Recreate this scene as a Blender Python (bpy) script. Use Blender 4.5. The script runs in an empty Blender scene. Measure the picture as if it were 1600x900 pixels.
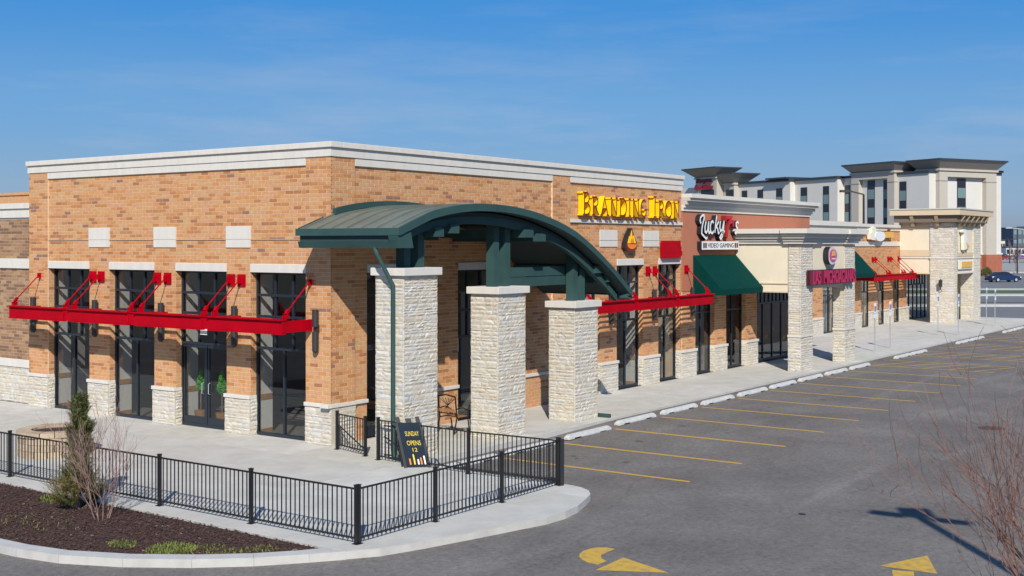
import bpy, math, random
from mathutils import Vector, Matrix
R = math.radians
random.seed(7)
sc = bpy.context.scene
C = sc.collection

# ------------------------------------------------------------------ camera
CAMP = Vector((-22.639, -21.875, 5.2))
cd = bpy.data.cameras.new("camera"); cam = bpy.data.objects.new("camera", cd); C.objects.link(cam)
cd.sensor_width = 36; cd.lens = 36 * 1892 / 1600; cd.shift_y = -69 / 1600
cd.clip_start = 0.2; cd.clip_end = 6000
cam.location = CAMP; cam.rotation_euler = (R(90), 0, R(35.509 - 90))
sc.camera = cam

# ------------------------------------------------------------------ sky and sun
SUN_AZ = 38.3      # the light travels towards this world angle
SUN_EL = 36.5
w = bpy.data.worlds.new("World"); sc.world = w; w.use_nodes = True
nt = w.node_tree; N = nt.nodes; Lk = nt.links
bg = N["Background"]; sky = N.new("ShaderNodeTexSky"); sky.sky_type = 'NISHITA'; sky.sun_disc = False
sky.sun_elevation = R(SUN_EL)
sky.sun_rotation = R(90 - (SUN_AZ + 180))
sky.altitude = 200; sky.air_density = 1.35; sky.dust_density = 0.45; sky.ozone_density = 3.2
tc = N.new("ShaderNodeTexCoord")
mp = N.new("ShaderNodeMapping"); mp.inputs['Scale'].default_value = (1.0, 1.0, 7.0); mp.inputs['Location'].default_value = (0.35, 0.1, 0.0)
nz = N.new("ShaderNodeTexNoise"); nz.inputs['Scale'].default_value = 3.2; nz.inputs['Detail'].default_value = 7; nz.inputs['Roughness'].default_value = 0.62
rp = N.new("ShaderNodeValToRGB"); rp.color_ramp.elements[0].position = 0.50; rp.color_ramp.elements[1].position = 0.86
rp.color_ramp.elements[1].color = (0.62, 0.62, 0.62, 1); rp.color_ramp.elements[0].color = (0, 0, 0, 1)
mx = N.new("ShaderNodeMixRGB"); mx.inputs[2].default_value = (4.4, 4.8, 5.8, 1)
hs = N.new("ShaderNodeHueSaturation"); hs.inputs['Saturation'].default_value = 1.22; hs.inputs['Value'].default_value = 0.98
Lk.new(tc.outputs['Generated'], mp.inputs[0]); Lk.new(mp.outputs[0], nz.inputs[0]); Lk.new(nz.outputs[0], rp.inputs[0])
sx = N.new("ShaderNodeSeparateXYZ"); Lk.new(tc.outputs['Generated'], sx.inputs[0])
gr = N.new("ShaderNodeValToRGB"); gr.color_ramp.interpolation = 'EASE'
SK = 1 / 0.095
for i_, (p_, c_) in enumerate([(0.0, (.15,.225,.365)), (.035, (.145,.28,.49)), (.10, (.088,.265,.56)), (.20, (.018,.20,.56)), (1.0, (.05,.12,.28))]):
    e_ = gr.color_ramp.elements[i_] if i_ < 2 else gr.color_ramp.elements.new(p_)
    e_.position = p_; e_.color = (c_[0], c_[1], c_[2], 1)
gm = N.new("ShaderNodeMixRGB"); gm.blend_type = 'MULTIPLY'; gm.inputs[0].default_value = 1; gm.inputs[2].default_value = (SK, SK, SK, 1)
Lk.new(sx.outputs['Z'], gr.inputs[0]); Lk.new(gr.outputs[0], gm.inputs[1])
sm = N.new("ShaderNodeMixRGB"); sm.inputs[0].default_value = 0.85; Lk.new(hs.outputs[0], sm.inputs[1]); Lk.new(gm.outputs[0], sm.inputs[2])
bw = N.new("ShaderNodeValToRGB"); bw.color_ramp.interpolation = 'EASE'
for i_, (p_, v_) in enumerate([(0.0, .1), (.03, .35), (.085, 1.0), (.125, .55), (.22, .35)]):
    e_ = bw.color_ramp.elements[i_] if i_ < 2 else bw.color_ramp.elements.new(p_)
    e_.position = p_; e_.color = (v_, v_, v_, 1)
bm_ = N.new("ShaderNodeMixRGB"); bm_.blend_type = 'MULTIPLY'; bm_.inputs[0].default_value = 1
Lk.new(sx.outputs['Z'], bw.inputs[0]); Lk.new(rp.outputs[0], bm_.inputs[1]); Lk.new(bw.outputs[0], bm_.inputs[2])
Lk.new(bm_.outputs[0], mx.inputs[0]); Lk.new(sky.outputs[0], hs.inputs['Color']); Lk.new(sm.outputs[0], mx.inputs[1]); Lk.new(mx.outputs[0], bg.inputs[0])
bg.inputs[1].default_value = 0.095
sd = bpy.data.lights.new("sun", 'SUN'); sd.energy = 4.2; sd.angle = R(0.53); sd.color = (1.0, 0.94, 0.84)
so = bpy.data.objects.new("sun", sd); C.objects.link(so)
dv = Vector((math.cos(R(SUN_AZ)) * math.cos(R(SUN_EL)), math.sin(R(SUN_AZ)) * math.cos(R(SUN_EL)), -math.sin(R(SUN_EL))))
so.rotation_euler = dv.to_track_quat('-Z', 'Y').to_euler(); so.location = (-60, -50, 60)
sc.view_settings.view_transform = 'Standard'; sc.view_settings.look = 'None'
sc.view_settings.exposure = 0.25; sc.view_settings.gamma = 1
sc.render.engine = 'CYCLES'
try:
    sc.cycles.transparent_max_bounces = 16
except Exception:
    pass

# ------------------------------------------------------------------ materials
MATS = {}
def mat(name, col, rough=0.8, var=0.0, scale=3.0, bump=0.0, bscale=60.0, metal=0.0, spec=None, col2=None, detail=5, stretch=None, c2pos=(0.4, 0.65)):
    if name in MATS: return MATS[name]
    m = bpy.data.materials.new(name); m.use_nodes = True
    n = m.node_tree.nodes; l = m.node_tree.links; b = n["Principled BSDF"]
    b.inputs['Roughness'].default_value = rough; b.inputs['Metallic'].default_value = metal
    if spec is not None: b.inputs['Specular IOR Level'].default_value = spec
    b.inputs['Base Color'].default_value = (*col, 1)
    g = n.new("ShaderNodeNewGeometry")
    src = g.outputs['Position']
    if stretch:
        mpp = n.new("ShaderNodeMapping"); mpp.inputs['Scale'].default_value = stretch
        l.new(src, mpp.inputs[0]); src = mpp.outputs[0]
    if var > 0 or col2:
        t = n.new("ShaderNodeTexNoise"); t.inputs['Scale'].default_value = scale; t.inputs['Detail'].default_value = detail
        t.inputs['Roughness'].default_value = 0.65
        l.new(src, t.inputs['Vector'])
        r = n.new("ShaderNodeValToRGB")
        if col2:
            r.color_ramp.elements[0].position = c2pos[0]; r.color_ramp.elements[1].position = c2pos[1]
            r.color_ramp.elements[0].color = (*col, 1); r.color_ramp.elements[1].color = (*col2, 1)
        else:
            r.color_ramp.elements[0].position = 0.3; r.color_ramp.elements[1].position = 0.7
            r.color_ramp.elements[0].color = (*[c * (1 - var) for c in col], 1)
            r.color_ramp.elements[1].color = (*[min(1, c * (1 + var)) for c in col], 1)
        l.new(t.outputs[0], r.inputs[0]); l.new(r.outputs[0], b.inputs['Base Color'])
    if bump > 0:
        t2 = n.new("ShaderNodeTexNoise"); t2.inputs['Scale'].default_value = bscale; t2.inputs['Detail'].default_value = 6
        l.new(g.outputs['Position'], t2.inputs['Vector'])
        bp = n.new("ShaderNodeBump"); bp.inputs['Strength'].default_value = bump; bp.inputs['Distance'].default_value = 0.02
        l.new(t2.outputs[0], bp.inputs['Height']); l.new(bp.outputs[0], b.inputs['Normal'])
    MATS[name] = m
    return m

BR = [((.57,.296,.132), 29), ((.545,.255,.100), 17), ((.56,.295,.158), 19), ((.465,.205,.078), 12), ((.55,.325,.155), 15), ((.38,.165,.072), 6), ((.29,.150,.105), 1.6)]
bricks_mats = [mat('brick_tone_%d' % i, c, 0.88, 0.13, 9, 0.35, 55) for i, (c, _) in enumerate(BR)]
DBR = [((.34,.195,.105), 30), ((.27,.145,.08), 26), ((.39,.245,.135), 20), ((.20,.11,.07), 14)]
dbrick_mats = [mat('dark_brick_tone_%d' % i, c, 0.9, 0.13, 9, 0.35, 55) for i, (c, _) in enumerate(DBR)]
ST = [((.585,.54,.455), 30), ((.62,.58,.505), 24), ((.54,.495,.415), 18), ((.565,.545,.505), 12), ((.59,.52,.42), 12), ((.52,.505,.48), 4)]
stone_mats = [mat('stone_tone_%d' % i, c, 0.92, 0.12, 9, 0.6, 34) for i, (c, _) in enumerate(ST)]
mortar = mat('mortar', (.72, .52, .335), 0.95, 0.1, 4, 0.3, 90)
dmortar = mat('grey_mortar', (.50, .40, .29), 0.95, 0.1, 4)
smortar = mat('stone_joint', (.50, .46, .38), 0.95, 0.1, 4)
cast = mat('cast_stone', (.645, .615, .56), 0.85, 0.06, 1.5, 0.15, 40, stretch=(3, 3, .6))
concrete = mat('concrete', (.49, .475, .435), 0.9, 0.0, 0.9, 0.25, 70, col2=(.58, .565, .525), detail=8)
curbm = mat('curb_concrete', (.50, .49, .465), 0.9, 0.10, 2.5, 0.3, 60)
redm = mat('red_paint', (.40, .001, .010), 0.55, 0.14, 1.3, spec=.06)
tealm = mat('teal_steel', (.034, .078, .076), 0.65, 0.16, 1.2, spec=.2)
roofm = mat('standing_seam_metal', (.15, .165, .135), 0.45, 0.16, 1.2, 0.05, 8)
darkteal = mat('soffit', (.028, .055, .058), 0.7)  # soffit colour, also used to paint shade into the canopy recesses
framem = mat('window_frame', (.018, .025, .036), 0.4)
blackm = mat('black_metal', (.012, .012, .013), 0.45)
lampm = mat('lamp_dark', (.03, .032, .036), 0.5)
stucco = mat('orange_stucco', (.45, .165, .095), 0.95, 0.05, 2.0, 0.2, 80)
cream = mat('cream_stucco', (.72, .64, .49), 0.95, 0.04, 2.0, 0.2, 80)
tanm = mat('tan_stucco', (.60, .485, .33), 0.95, 0.04, 2.0, 0.2, 80)
greycor = mat('grey_cornice', (.50, .485, .45), 0.85, 0.04, 1.5)
palecor = mat('pale_cornice', (.64, .615, .55), 0.85, 0.04, 1.5)
awnm = mat('green_canvas', (.001, .040, .035), 0.95, 0.10, 3, 0.1, 100, spec=.08)
white_in = mat('white_drywall', (.72, .70, .66), 0.9)
wood = mat('wood_trim', (.40, .20, .07), 0.6, 0.15, 8)
inner = mat('interior_wall', (.30, .28, .26), 0.9, 0.2, 1)
innerf = mat('interior_floor', (.22, .20, .18), 0.5, 0.2, 1)
blackbox = mat('interior_ceiling', (.05, .05, .055), 0.9)
yellowm = mat('sign_yellow', (.95, .62, .0), 0.45)
signred = mat('sign_dark_red', (.22, .018, .01), 0.5)
whitem = mat('white_paint', (.80, .80, .80), 0.5)
darkret = mat('sign_return_black', (.012, .015, .022), 0.5)
pinkm = mat('sign_magenta', (.50, .014, .085), 0.5)
magdark = mat('sign_dark_magenta', (.13, .012, .045), 0.5)
galv = mat('galvanised_steel', (.48, .52, .53), 0.45, 0.05, 4, metal=0.4)
yline = mat('yellow_line_paint', (.58, .34, .045), 0.8, 0.0, 7, 0.1, 90, col2=(.33, .23, .085), detail=8, c2pos=(.55, .78))
yarrow = mat('yellow_arrow_paint', (.60, .37, .05), 0.8, 0.0, 6, 0.1, 90, col2=(.34, .24, .09), detail=10, c2pos=(.46, .70))
stopm = mat('wheel_stop_paint', (.52, .52, .505), 0.85, 0.14, 6, 0.3, 40)
mulchm = mat('mulch_soil', (.050, .026, .020), 0.95, 0.3, 8, 0.8, 40)
chipms = [mat('bark_%d' % i, c, 0.95) for i, c in enumerate([(.070,.035,.029), (.045,.024,.021), (.10,.054,.043), (.26,.21,.17)])]
needle = [mat('needle_%d' % i, c, 0.7) for i, c in enumerate([(.095,.115,.026), (.15,.15,.036), (.055,.075,.020), (.24,.16,.05)])]
grassm = [mat('grass_%d' % i, c, 0.8) for i, c in enumerate([(.13,.17,.03), (.20,.21,.045), (.08,.12,.025)])]
barkm = mat('twig_bark', (.25, .175, .15), 0.85, 0.2, 8)
redbark = mat('reddish_twig_bark', (.20, .105, .080), 0.8, 0.25, 6)
hwhite = mat('hotel_white', (.63, .605, .56), 0.9, 0.03, .4)
hbeige = mat('hotel_beige', (.47, .43, .37), 0.9, 0.03, .4)
hroof = mat('hotel_soffit', (.27, .25, .225), 0.8)
hdark = mat('hotel_fascia', (.035, .045, .06), 0.6)
hbrick = mat('hotel_brick', (.36, .12, .07), 0.9, 0.12, 1.5)
def asphalt_mat():
    m = bpy.data.materials.new('asphalt'); m.use_nodes = True
    n = m.node_tree.nodes; l = m.node_tree.links; b = n["Principled BSDF"]; b.inputs['Roughness'].default_value = 0.9
    b.inputs['Specular IOR Level'].default_value = 0.25
    g = n.new("ShaderNodeNewGeometry")
    def noise(scale, det, st=None, rough=.6):
        t = n.new("ShaderNodeTexNoise"); t.inputs['Scale'].default_value = scale; t.inputs['Detail'].default_value = det; t.inputs['Roughness'].default_value = rough
        if st:
            mm = n.new("ShaderNodeMapping"); mm.inputs['Scale'].default_value = st; mm.inputs['Rotation'].default_value = (0, 0, R(st[3] if len(st) > 3 else 0)) if False else (0, 0, 0)
            l.new(g.outputs['Position'], mm.inputs[0]); l.new(mm.outputs[0], t.inputs['Vector'])
        else: l.new(g.outputs['Position'], t.inputs['Vector'])
        return t
    a = noise(0.35, 6); s = noise(0.5, 5, (0.18, 2.2, 1)); f = noise(11, 10, None, .82)
    r1 = n.new("ShaderNodeValToRGB"); r1.color_ramp.elements[0].position = .3; r1.color_ramp.elements[1].position = .72
    r1.color_ramp.elements[0].color = (.136, .123, .113, 1); r1.color_ramp.elements[1].color = (.212, .194, .178, 1)
    l.new(a.outputs[0], r1.inputs[0])
    r2 = n.new("ShaderNodeValToRGB"); r2.color_ramp.elements[0].position = .56; r2.color_ramp.elements[1].position = .76
    r2.color_ramp.elements[0].color = (0, 0, 0, 1); r2.color_ramp.elements[1].color = (.55, .55, .55, 1)
    l.new(s.outputs[0], r2.inputs[0])
    mx1 = n.new("ShaderNodeMixRGB"); mx1.inputs[2].default_value = (.275, .253, .230, 1)
    l.new(r2.outputs[0], mx1.inputs[0]); l.new(r1.outputs[0], mx1.inputs[1])
    vo = n.new("ShaderNodeTexVoronoi"); vo.feature = 'DISTANCE_TO_EDGE'; vo.inputs['Scale'].default_value = .16
    wz = n.new("ShaderNodeTexNoise"); wz.inputs['Scale'].default_value = 1.1; wz.inputs['Detail'].default_value = 5
    wm = n.new("ShaderNodeVectorMath"); wm.operation = 'SCALE'; wm.inputs['Scale'].default_value = 1.6
    wa = n.new("ShaderNodeVectorMath"); wa.operation = 'ADD'
    l.new(g.outputs['Position'], wz.inputs['Vector']); l.new(wz.outputs['Color'], wm.inputs[0]); l.new(g.outputs['Position'], wa.inputs[0]); l.new(wm.outputs[0], wa.inputs[1]); l.new(wa.outputs[0], vo.inputs['Vector'])
    cr_ = n.new("ShaderNodeValToRGB"); cr_.color_ramp.elements[0].position = 0.0; cr_.color_ramp.elements[1].position = .0045
    cr_.color_ramp.elements[0].color = (.80, .80, .80, 1); cr_.color_ramp.elements[1].color = (1, 1, 1, 1); l.new(vo.outputs['Distance'], cr_.inputs[0])
    r3 = n.new("ShaderNodeValToRGB"); r3.color_ramp.elements[0].position = .25; r3.color_ramp.elements[1].position = .78
    r3.color_ramp.elements[0].color = (.42, .42, .42, 1); r3.color_ramp.elements[1].color = (1.62, 1.62, 1.62, 1)
    l.new(f.outputs[0], r3.inputs[0])
    mu = n.new("ShaderNodeMixRGB"); mu.blend_type = 'MULTIPLY'; mu.inputs[0].default_value = 1
    l.new(mx1.outputs[0], mu.inputs[1]); l.new(r3.outputs[0], mu.inputs[2]); mu2 = n.new('ShaderNodeMixRGB'); mu2.blend_type = 'MULTIPLY'; mu2.inputs[0].default_value = 1; l.new(mu.outputs[0], mu2.inputs[1]); l.new(cr_.outputs[0], mu2.inputs[2]); l.new(mu2.outputs[0], b.inputs['Base Color'])
    bp = n.new("ShaderNodeBump"); bp.inputs['Strength'].default_value = .5; bp.inputs['Distance'].default_value = .02
    l.new(f.outputs[0], bp.inputs['Height']); l.new(bp.outputs[0], b.inputs['Normal'])
    return m
asph = asphalt_mat()
def glass_mat(name, tint, refl):
    m = bpy.data.materials.new(name); m.use_nodes = True
    n = m.node_tree.nodes; l = m.node_tree.links
    for x in list(n):
        if x.type != 'OUTPUT_MATERIAL': n.remove(x)
    o = [x for x in n if x.type == 'OUTPUT_MATERIAL'][0]
    t = n.new("ShaderNodeBsdfTransparent"); t.inputs[0].default_value = (*tint, 1)
    g = n.new("ShaderNodeBsdfGlossy"); g.inputs['Roughness'].default_value = 0.02; g.inputs[0].default_value = (.9, .95, 1, 1)
    fr = n.new("ShaderNodeLayerWeight"); fr.inputs['Blend'].default_value = refl
    mxx = n.new("ShaderNodeMixShader")
    nzz = n.new("ShaderNodeTexNoise"); nzz.inputs['Scale'].default_value = .8
    bp = n.new("ShaderNodeBump"); bp.inputs['Strength'].default_value = .012; l.new(nzz.outputs[0], bp.inputs['Height']); l.new(bp.outputs[0], g.inputs['Normal'])
    gg = n.new('ShaderNodeNewGeometry'); inv = n.new('ShaderNodeMath'); inv.operation = 'SUBTRACT'; inv.inputs[0].default_value = 1; l.new(gg.outputs['Backfacing'], inv.inputs[1]); mul = n.new('ShaderNodeMath'); mul.operation = 'MULTIPLY'; l.new(inv.outputs[0], mul.inputs[0]); l.new(fr.outputs['Fresnel'], mul.inputs[1]); l.new(mul.outputs[0], mxx.inputs[0]); l.new(t.outputs[0], mxx.inputs[1]); l.new(g.outputs[0], mxx.inputs[2]); l.new(mxx.outputs[0], o.inputs[0])
    return m
glass = glass_mat('tinted_glass', (.80, .81, .81), .42)
hglass = mat('hotel_glass_dark', (.02, .022, .028), .15)
hglass2 = mat('hotel_spandrel_glass', (.17, .24, .25), .25)

# ------------------------------------------------------------------ mesh helpers
ORG = {}
class MB:
    def __init__(s): s.v = []; s.f = []; s.m = []
    def add(s, vs, fs, m=0):
        k = len(s.v); s.v.extend([tuple(p) for p in vs]); s.f.extend([tuple(i + k for i in f) for f in fs]); s.m.extend([m] * len(fs))
    def box(s, x0, x1, y0, y1, z0, z1, m=0):
        s.add([(x0,y0,z0),(x1,y0,z0),(x1,y1,z0),(x0,y1,z0),(x0,y0,z1),(x1,y0,z1),(x1,y1,z1),(x0,y1,z1)],
              [(0,3,2,1),(4,5,6,7),(0,1,5,4),(1,2,6,5),(2,3,7,6),(3,0,4,7)], m)
    def prism(s, poly, ex, m=0, ms=None):
        ex = Vector(ex); n = len(poly); p = [Vector(q) for q in poly]
        s.add(p + [q + ex for q in p], [tuple(reversed(range(n))), tuple(range(n, 2 * n))], m)
        k = len(s.v) - 2 * n
        for i in range(n):
            j = (i + 1) % n
            s.f.append((k + i, k + j, k + n + j, k + n + i)); s.m.append(m if ms is None else ms)
    def tube(s, pts, r, n=6, m=0, cap=True):
        pts = [Vector(p) for p in pts]; k = len(s.v); rs = r if isinstance(r, (list, tuple)) else [r] * len(pts)
        up = None
        for i, p in enumerate(pts):
            d = (pts[min(i + 1, len(pts) - 1)] - pts[max(i - 1, 0)]).normalized()
            a = d.cross(Vector((0, 0, 1)) if abs(d.z) < .95 else Vector((1, 0, 0))).normalized() if up is None else (up - d * up.dot(d)).normalized()
            up = a; b = d.cross(a)
            for j in range(n):
                t = 2 * math.pi * j / n
                s.v.append(tuple(p + (a * math.cos(t) + b * math.sin(t)) * rs[i]))
        for i in range(len(pts) - 1):
            for j in range(n):
                s.f.append((k + i*n + j, k + i*n + (j+1) % n, k + (i+1)*n + (j+1) % n, k + (i+1)*n + j)); s.m.append(m)
        if cap:
            s.f.append(tuple(k + j for j in reversed(range(n)))); s.m.append(m)
            e = k + (len(pts) - 1) * n; s.f.append(tuple(e + j for j in range(n))); s.m.append(m)
    def bar(s, a, b, w, h, m=0):        # rectangular bar from a to b
        a = Vector(a); b = Vector(b); d = (b - a).normalized()
        sd_ = d.cross(Vector((0, 0, 1)))
        if sd_.length < 1e-3: sd_ = Vector((1, 0, 0))
        sd_.normalize(); up = sd_.cross(d).normalized(); sd_ *= w / 2; up *= h / 2
        s.add([a-sd_-up, a+sd_-up, a+sd_+up, a-sd_+up, b-sd_-up, b+sd_-up, b+sd_+up, b-sd_+up],
              [(0,3,2,1),(4,5,6,7),(0,1,5,4),(1,2,6,5),(2,3,7,6),(3,0,4,7)], m)
    def build(s, name, mats, parent=None, smooth=False, kind=None, bevel=0):
        o_ = ORG.get(parent.name, Vector((0, 0, 0))) if parent else Vector((0, 0, 0))
        me = bpy.data.meshes.new(name)
        me.from_pydata([(v[0]-o_[0], v[1]-o_[1], v[2]-o_[2]) for v in s.v], [], s.f)
        for m in (mats if isinstance(mats, list) else [mats]): me.materials.append(m)
        if any(s.m): me.polygons.foreach_set('material_index', s.m)
        if smooth: me.polygons.foreach_set('use_smooth', [True] * len(me.polygons))
        me.update()
        o = bpy.data.objects.new(name, me); C.objects.link(o)
        if parent: o.parent = parent; ORG[o.name] = o_
        if kind: o['kind'] = kind
        if bevel:
            bv = o.modifiers.new('bevel', 'BEVEL'); bv.width = bevel; bv.segments = 2; bv.limit_method = 'ANGLE'
        return o
def thing(name, loc, label, cat, group=None):
    o = bpy.data.objects.new(name, None); C.objects.link(o); o.empty_display_size = .2
    o.location = loc; ORG[o.name] = Vector(loc); o['label'] = label; o['category'] = cat
    if group: o['group'] = group
    return o
def tag(o, label, cat, group=None):
    o['label'] = label; o['category'] = cat
    if group: o['group'] = group
    return o
def one(name, mb, mats, label, cat, group=None, loc=None, **k):  # a thing that is one mesh, origin at its base
    if loc is not None:
        L = Vector(loc); mb.v = [tuple(Vector(v) - L) for v in mb.v]
    o = mb.build(name, mats, **k)
    if loc is not None: o.location = L
    return tag(o, label, cat, group)
def struct(name, mb, mats, **k):
    return mb.build(name, mats, kind='structure', **k)
def share(name, mesh, parent, loc):
    o = bpy.data.objects.new(name, mesh); C.objects.link(o); o.parent = parent
    o.location = Vector(loc) - ORG[parent.name]
    return o

class Fr:          # a facade frame: u along the wall, n outwards, z up
    def __init__(s, O, U, Nn): s.O = Vector(O); s.U = Vector(U).normalized(); s.N = Vector(Nn).normalized(); s.rh = s.U.cross(s.N).z > 0
    def p(s, u, n, z): return s.O + s.U * u + s.N * n + Vector((0, 0, z))
    def box(s, mb, u0, u1, n0, n1, z0, z1, m=0):
        vs = [s.p(u0,n0,z0), s.p(u1,n0,z0), s.p(u1,n1,z0), s.p(u0,n1,z0), s.p(u0,n0,z1), s.p(u1,n0,z1), s.p(u1,n1,z1), s.p(u0,n1,z1)]
        fs = [(0,3,2,1),(4,5,6,7),(0,1,5,4),(1,2,6,5),(2,3,7,6),(3,0,4,7)]
        if not s.rh: fs = [tuple(reversed(f)) for f in fs]
        mb.add(vs, fs, m)
    def profile(s, mb, u0, u1, prof, m=0):
        mb.prism([s.p(u0, n, z) for n, z in prof], s.U * (u1 - u0), m)
FL = Fr((0,0,0), (0,1,0), (-1,0,0))
FRt = Fr((0,0,0), (1,0,0), (0,-1,0))
def frect(F, u0, u1, z0, z1, holes, n0, n1, mb, m=0):
    """a wall slab between n0 (back) and n1 (front) with rectangular openings"""
    us = sorted(set([u0, u1] + [h[0] for h in holes] + [h[1] for h in holes])); us = [u for u in us if u0 <= u <= u1]
    zs = sorted(set([z0, z1] + [h[2] for h in holes] + [h[3] for h in holes])); zs = [z for z in zs if z0 <= z <= z1]
    def solid(i, j):
        if i < 0 or j < 0 or i >= len(us) - 1 or j >= len(zs) - 1: return False
        cu = (us[i] + us[i+1]) / 2; cz = (zs[j] + zs[j+1]) / 2
        return not any(h[0] < cu < h[1] and h[2] < cz < h[3] for h in holes)
    for i in range(len(us) - 1):
        for j in range(len(zs) - 1):
            if not solid(i, j): continue
            a, b, c, d = us[i], us[i+1], zs[j], zs[j+1]
            mb.add([F.p(a,n1,c), F.p(b,n1,c), F.p(b,n1,d), F.p(a,n1,d)], [(0,1,2,3)], m)
            mb.add([F.p(a,n0,c), F.p(b,n0,c), F.p(b,n0,d), F.p(a,n0,d)], [(3,2,1,0)], m)
            for (di, dj, q) in ((-1,0,(a,c,a,d)), (1,0,(b,c,b,d)), (0,-1,(a,c,b,c)), (0,1,(a,d,b,d))):
                if not solid(i + di, j + dj):
                    mb.add([F.p(q[0],n0,q[1]), F.p(q[0],n1,q[1]), F.p(q[2],n1,q[3]), F.p(q[2],n0,q[3])], [(0,1,2,3)], m)

def pick(ws):
    t = random.random() * sum(ws)
    for i, x in enumerate(ws):
        t -= x
        if t <= 0: return i
    return 0
BH, BL, JT = 0.1025, 0.305, 0.0145
def bricks(F, u0, u1, z0, z1, holes=(), face=-.008, depth=.006, ws=None, start=0.0, hh=BH, ll=BL):
    """a list of bricks (F, u0, u1, n0, n1, z0, z1, tone)"""
    ws = ws or [x for _, x in BR]; out = []
    k = 0; z = z0
    while z < z1 - 0.02:
        zt = min(z + hh, z1); off = start + (ll / 2 if k % 2 else 0)
        u = u0 - off % ll - ll; zc = (z + zt) / 2
        run = -1; rt = 0
        while u < u1:
            a, b = max(u, u0), min(u + ll, u1)
            u += ll
            segs = [(a, b)]
            for h in holes:
                if h[2] < zc < h[3]:
                    ns = []
                    for (p, q) in segs:
                        if q <= h[0] or p >= h[1]: ns.append((p, q)); continue
                        if p < h[0]: ns.append((p, h[0]))
                        if q > h[1]: ns.append((h[1], q))
                    segs = ns
            for p, q in segs:
                if q - p < .035: continue
                if run > 0: run -= 1; t = rt
                else:
                    t = pick(ws)
                    if random.random() < .10: run = 1; rt = t
                out.append((F, p + JT/2, q - JT/2, face - depth, face + random.uniform(-.002, .002), z + JT/2, zt - JT/2, t))
        z = zt; k += 1
    return out
def vis_size(F, uc, nc, zc, area):
    p = F.p(uc, nc, zc); d = CAMP - p; L = d.length
    return area * max(0.0, d.dot(F.N) / L) / (L * L)
def put_bricks(lst, parent, mats, nind, name='brick'):
    """the bricks that show largest become objects of their own, the rest one part"""
    full = [(vis_size(b[0], (b[1]+b[2])/2, b[4], (b[5]+b[6])/2, (b[2]-b[1]) * (b[6]-b[5])), i) for i, b in enumerate(lst) if b[2]-b[1] > .28]
    full.sort(reverse=True); chosen = set(i for _, i in full[:nind])
    cache = {}
    mb = MB()
    for i, (F, u0, u1, n0, n1, z0, z1, t) in enumerate(lst):
        if i in chosen:
            key = (id(F), t)
            if key not in cache:
                q = MB(); G = Fr((0,0,0), F.U, F.N)
                G.box(q, -(BL-JT)/2, (BL-JT)/2, -.006, 0, -(BH-JT)/2, (BH-JT)/2)
                me = bpy.data.meshes.new(name); me.from_pydata(q.v, [], q.f); me.materials.append(mats[t]); cache[key] = me
            share(name, cache[key], parent, F.p((u0+u1)/2, n1, (z0+z1)/2))
        else:
            vs = [F.p(u0,n0,z0), F.p(u1,n0,z0), F.p(u1,n0,z1), F.p(u0,n0,z1), F.p(u0,n1,z0), F.p(u1,n1,z0), F.p(u1,n1,z1), F.p(u0,n1,z1)]
            fs = [(4,5,6,7),(0,1,5,4),(1,2,6,5),(2,3,7,6),(3,0,4,7)]
            if not F.rh: fs = [tuple(reversed(f)) for f in fs]
            mb.add(vs, fs, t)
    if mb.v: mb.build(name + 'work', mats, parent, kind='stuff')

# unit stones: a rough front on a slab one unit wide and high
def unit_stone(seed, w, h):
    rr = random.Random(seed); nu, nv = 5, 3
    vs = []; fs = []
    for j in range(nv):
        for i in range(nu):
            x = -.5 + i / (nu - 1); z = -.5 + j / (nv - 1)
            edge = i in (0, nu-1) or j in (0, nv-1)
            xx = x * (.985 if i in (0, nu-1) else 1) + rr.uniform(-.02, .02); zz = z * .94 + rr.uniform(-.06, .06) * (1 if edge else .5)
            vs.append((xx, rr.uniform(.15, .55) if edge else rr.uniform(.55, 1.15), zz))
    for j in range(nv - 1):
        for i in range(nu - 1): fs.append((j*nu+i+1, j*nu+i, (j+1)*nu+i, (j+1)*nu+i+1))
    k = len(vs)
    ring = [0, 1, 2, 3, 4, 9, 14, 13, 12, 11, 10, 5]
    for r_ in ring: vs.append((vs[r_][0], -.3, vs[r_][2]))
    for a in range(len(ring)):
        b = (a + 1) % len(ring); fs.append((ring[a], ring[b], k + b, k + a))
    return vs, fs
USTONE = [unit_stone(s, 1, 1) for s in range(14)]
SMESH = {}
def stone_mesh(v, t):
    if (v, t) not in SMESH:
        me = bpy.data.meshes.new('stone'); me.from_pydata(USTONE[v][0], [], USTONE[v][1]); me.materials.append(stone_mats[t]); SMESH[(v, t)] = me
    return SMESH[(v, t)]
def stones(F, u0, u1, z0, z1, face, holes=(), hs_=(.065, .09, .11, .14), ls=(.14, .40), dep=.026, zset=None):
    out = []; z = z0
    while z < z1 - .03:
        h = random.choice(hs_)
        if z1 - (z + h) < .07: h = z1 - z
        if h > .26: h = h / 2
        u = u0
        while u < u1 - .01:
            w = random.uniform(*ls) * (1.25 if h > .15 else 1)
            if u1 - (u + w) < .12: w = u1 - u
            if w > .62 and u1 - u - w < .01: w = w / 2
            uc, zc = u + w/2, z + h/2
            if not any(q[0] < uc < q[1] and q[2] < zc < q[3] for q in holes):
                if h > .15 and w < .4 and random.random() < .35:
                    out.append((F, uc, face, z + h/4, w, h/2, dep * random.uniform(.6, 1.3), random.randrange(14), pick([x for _, x in ST])))
                    out.append((F, uc, face, z + 3*h/4, w, h/2, dep * random.uniform(.6, 1.3), random.randrange(14), pick([x for _, x in ST])))
                else:
                    out.append((F, uc, face, zc, w, h, dep * random.uniform(.6, 1.3), random.randrange(14), pick([x for _, x in ST])))
            u += w
        z += h
    return out
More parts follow.
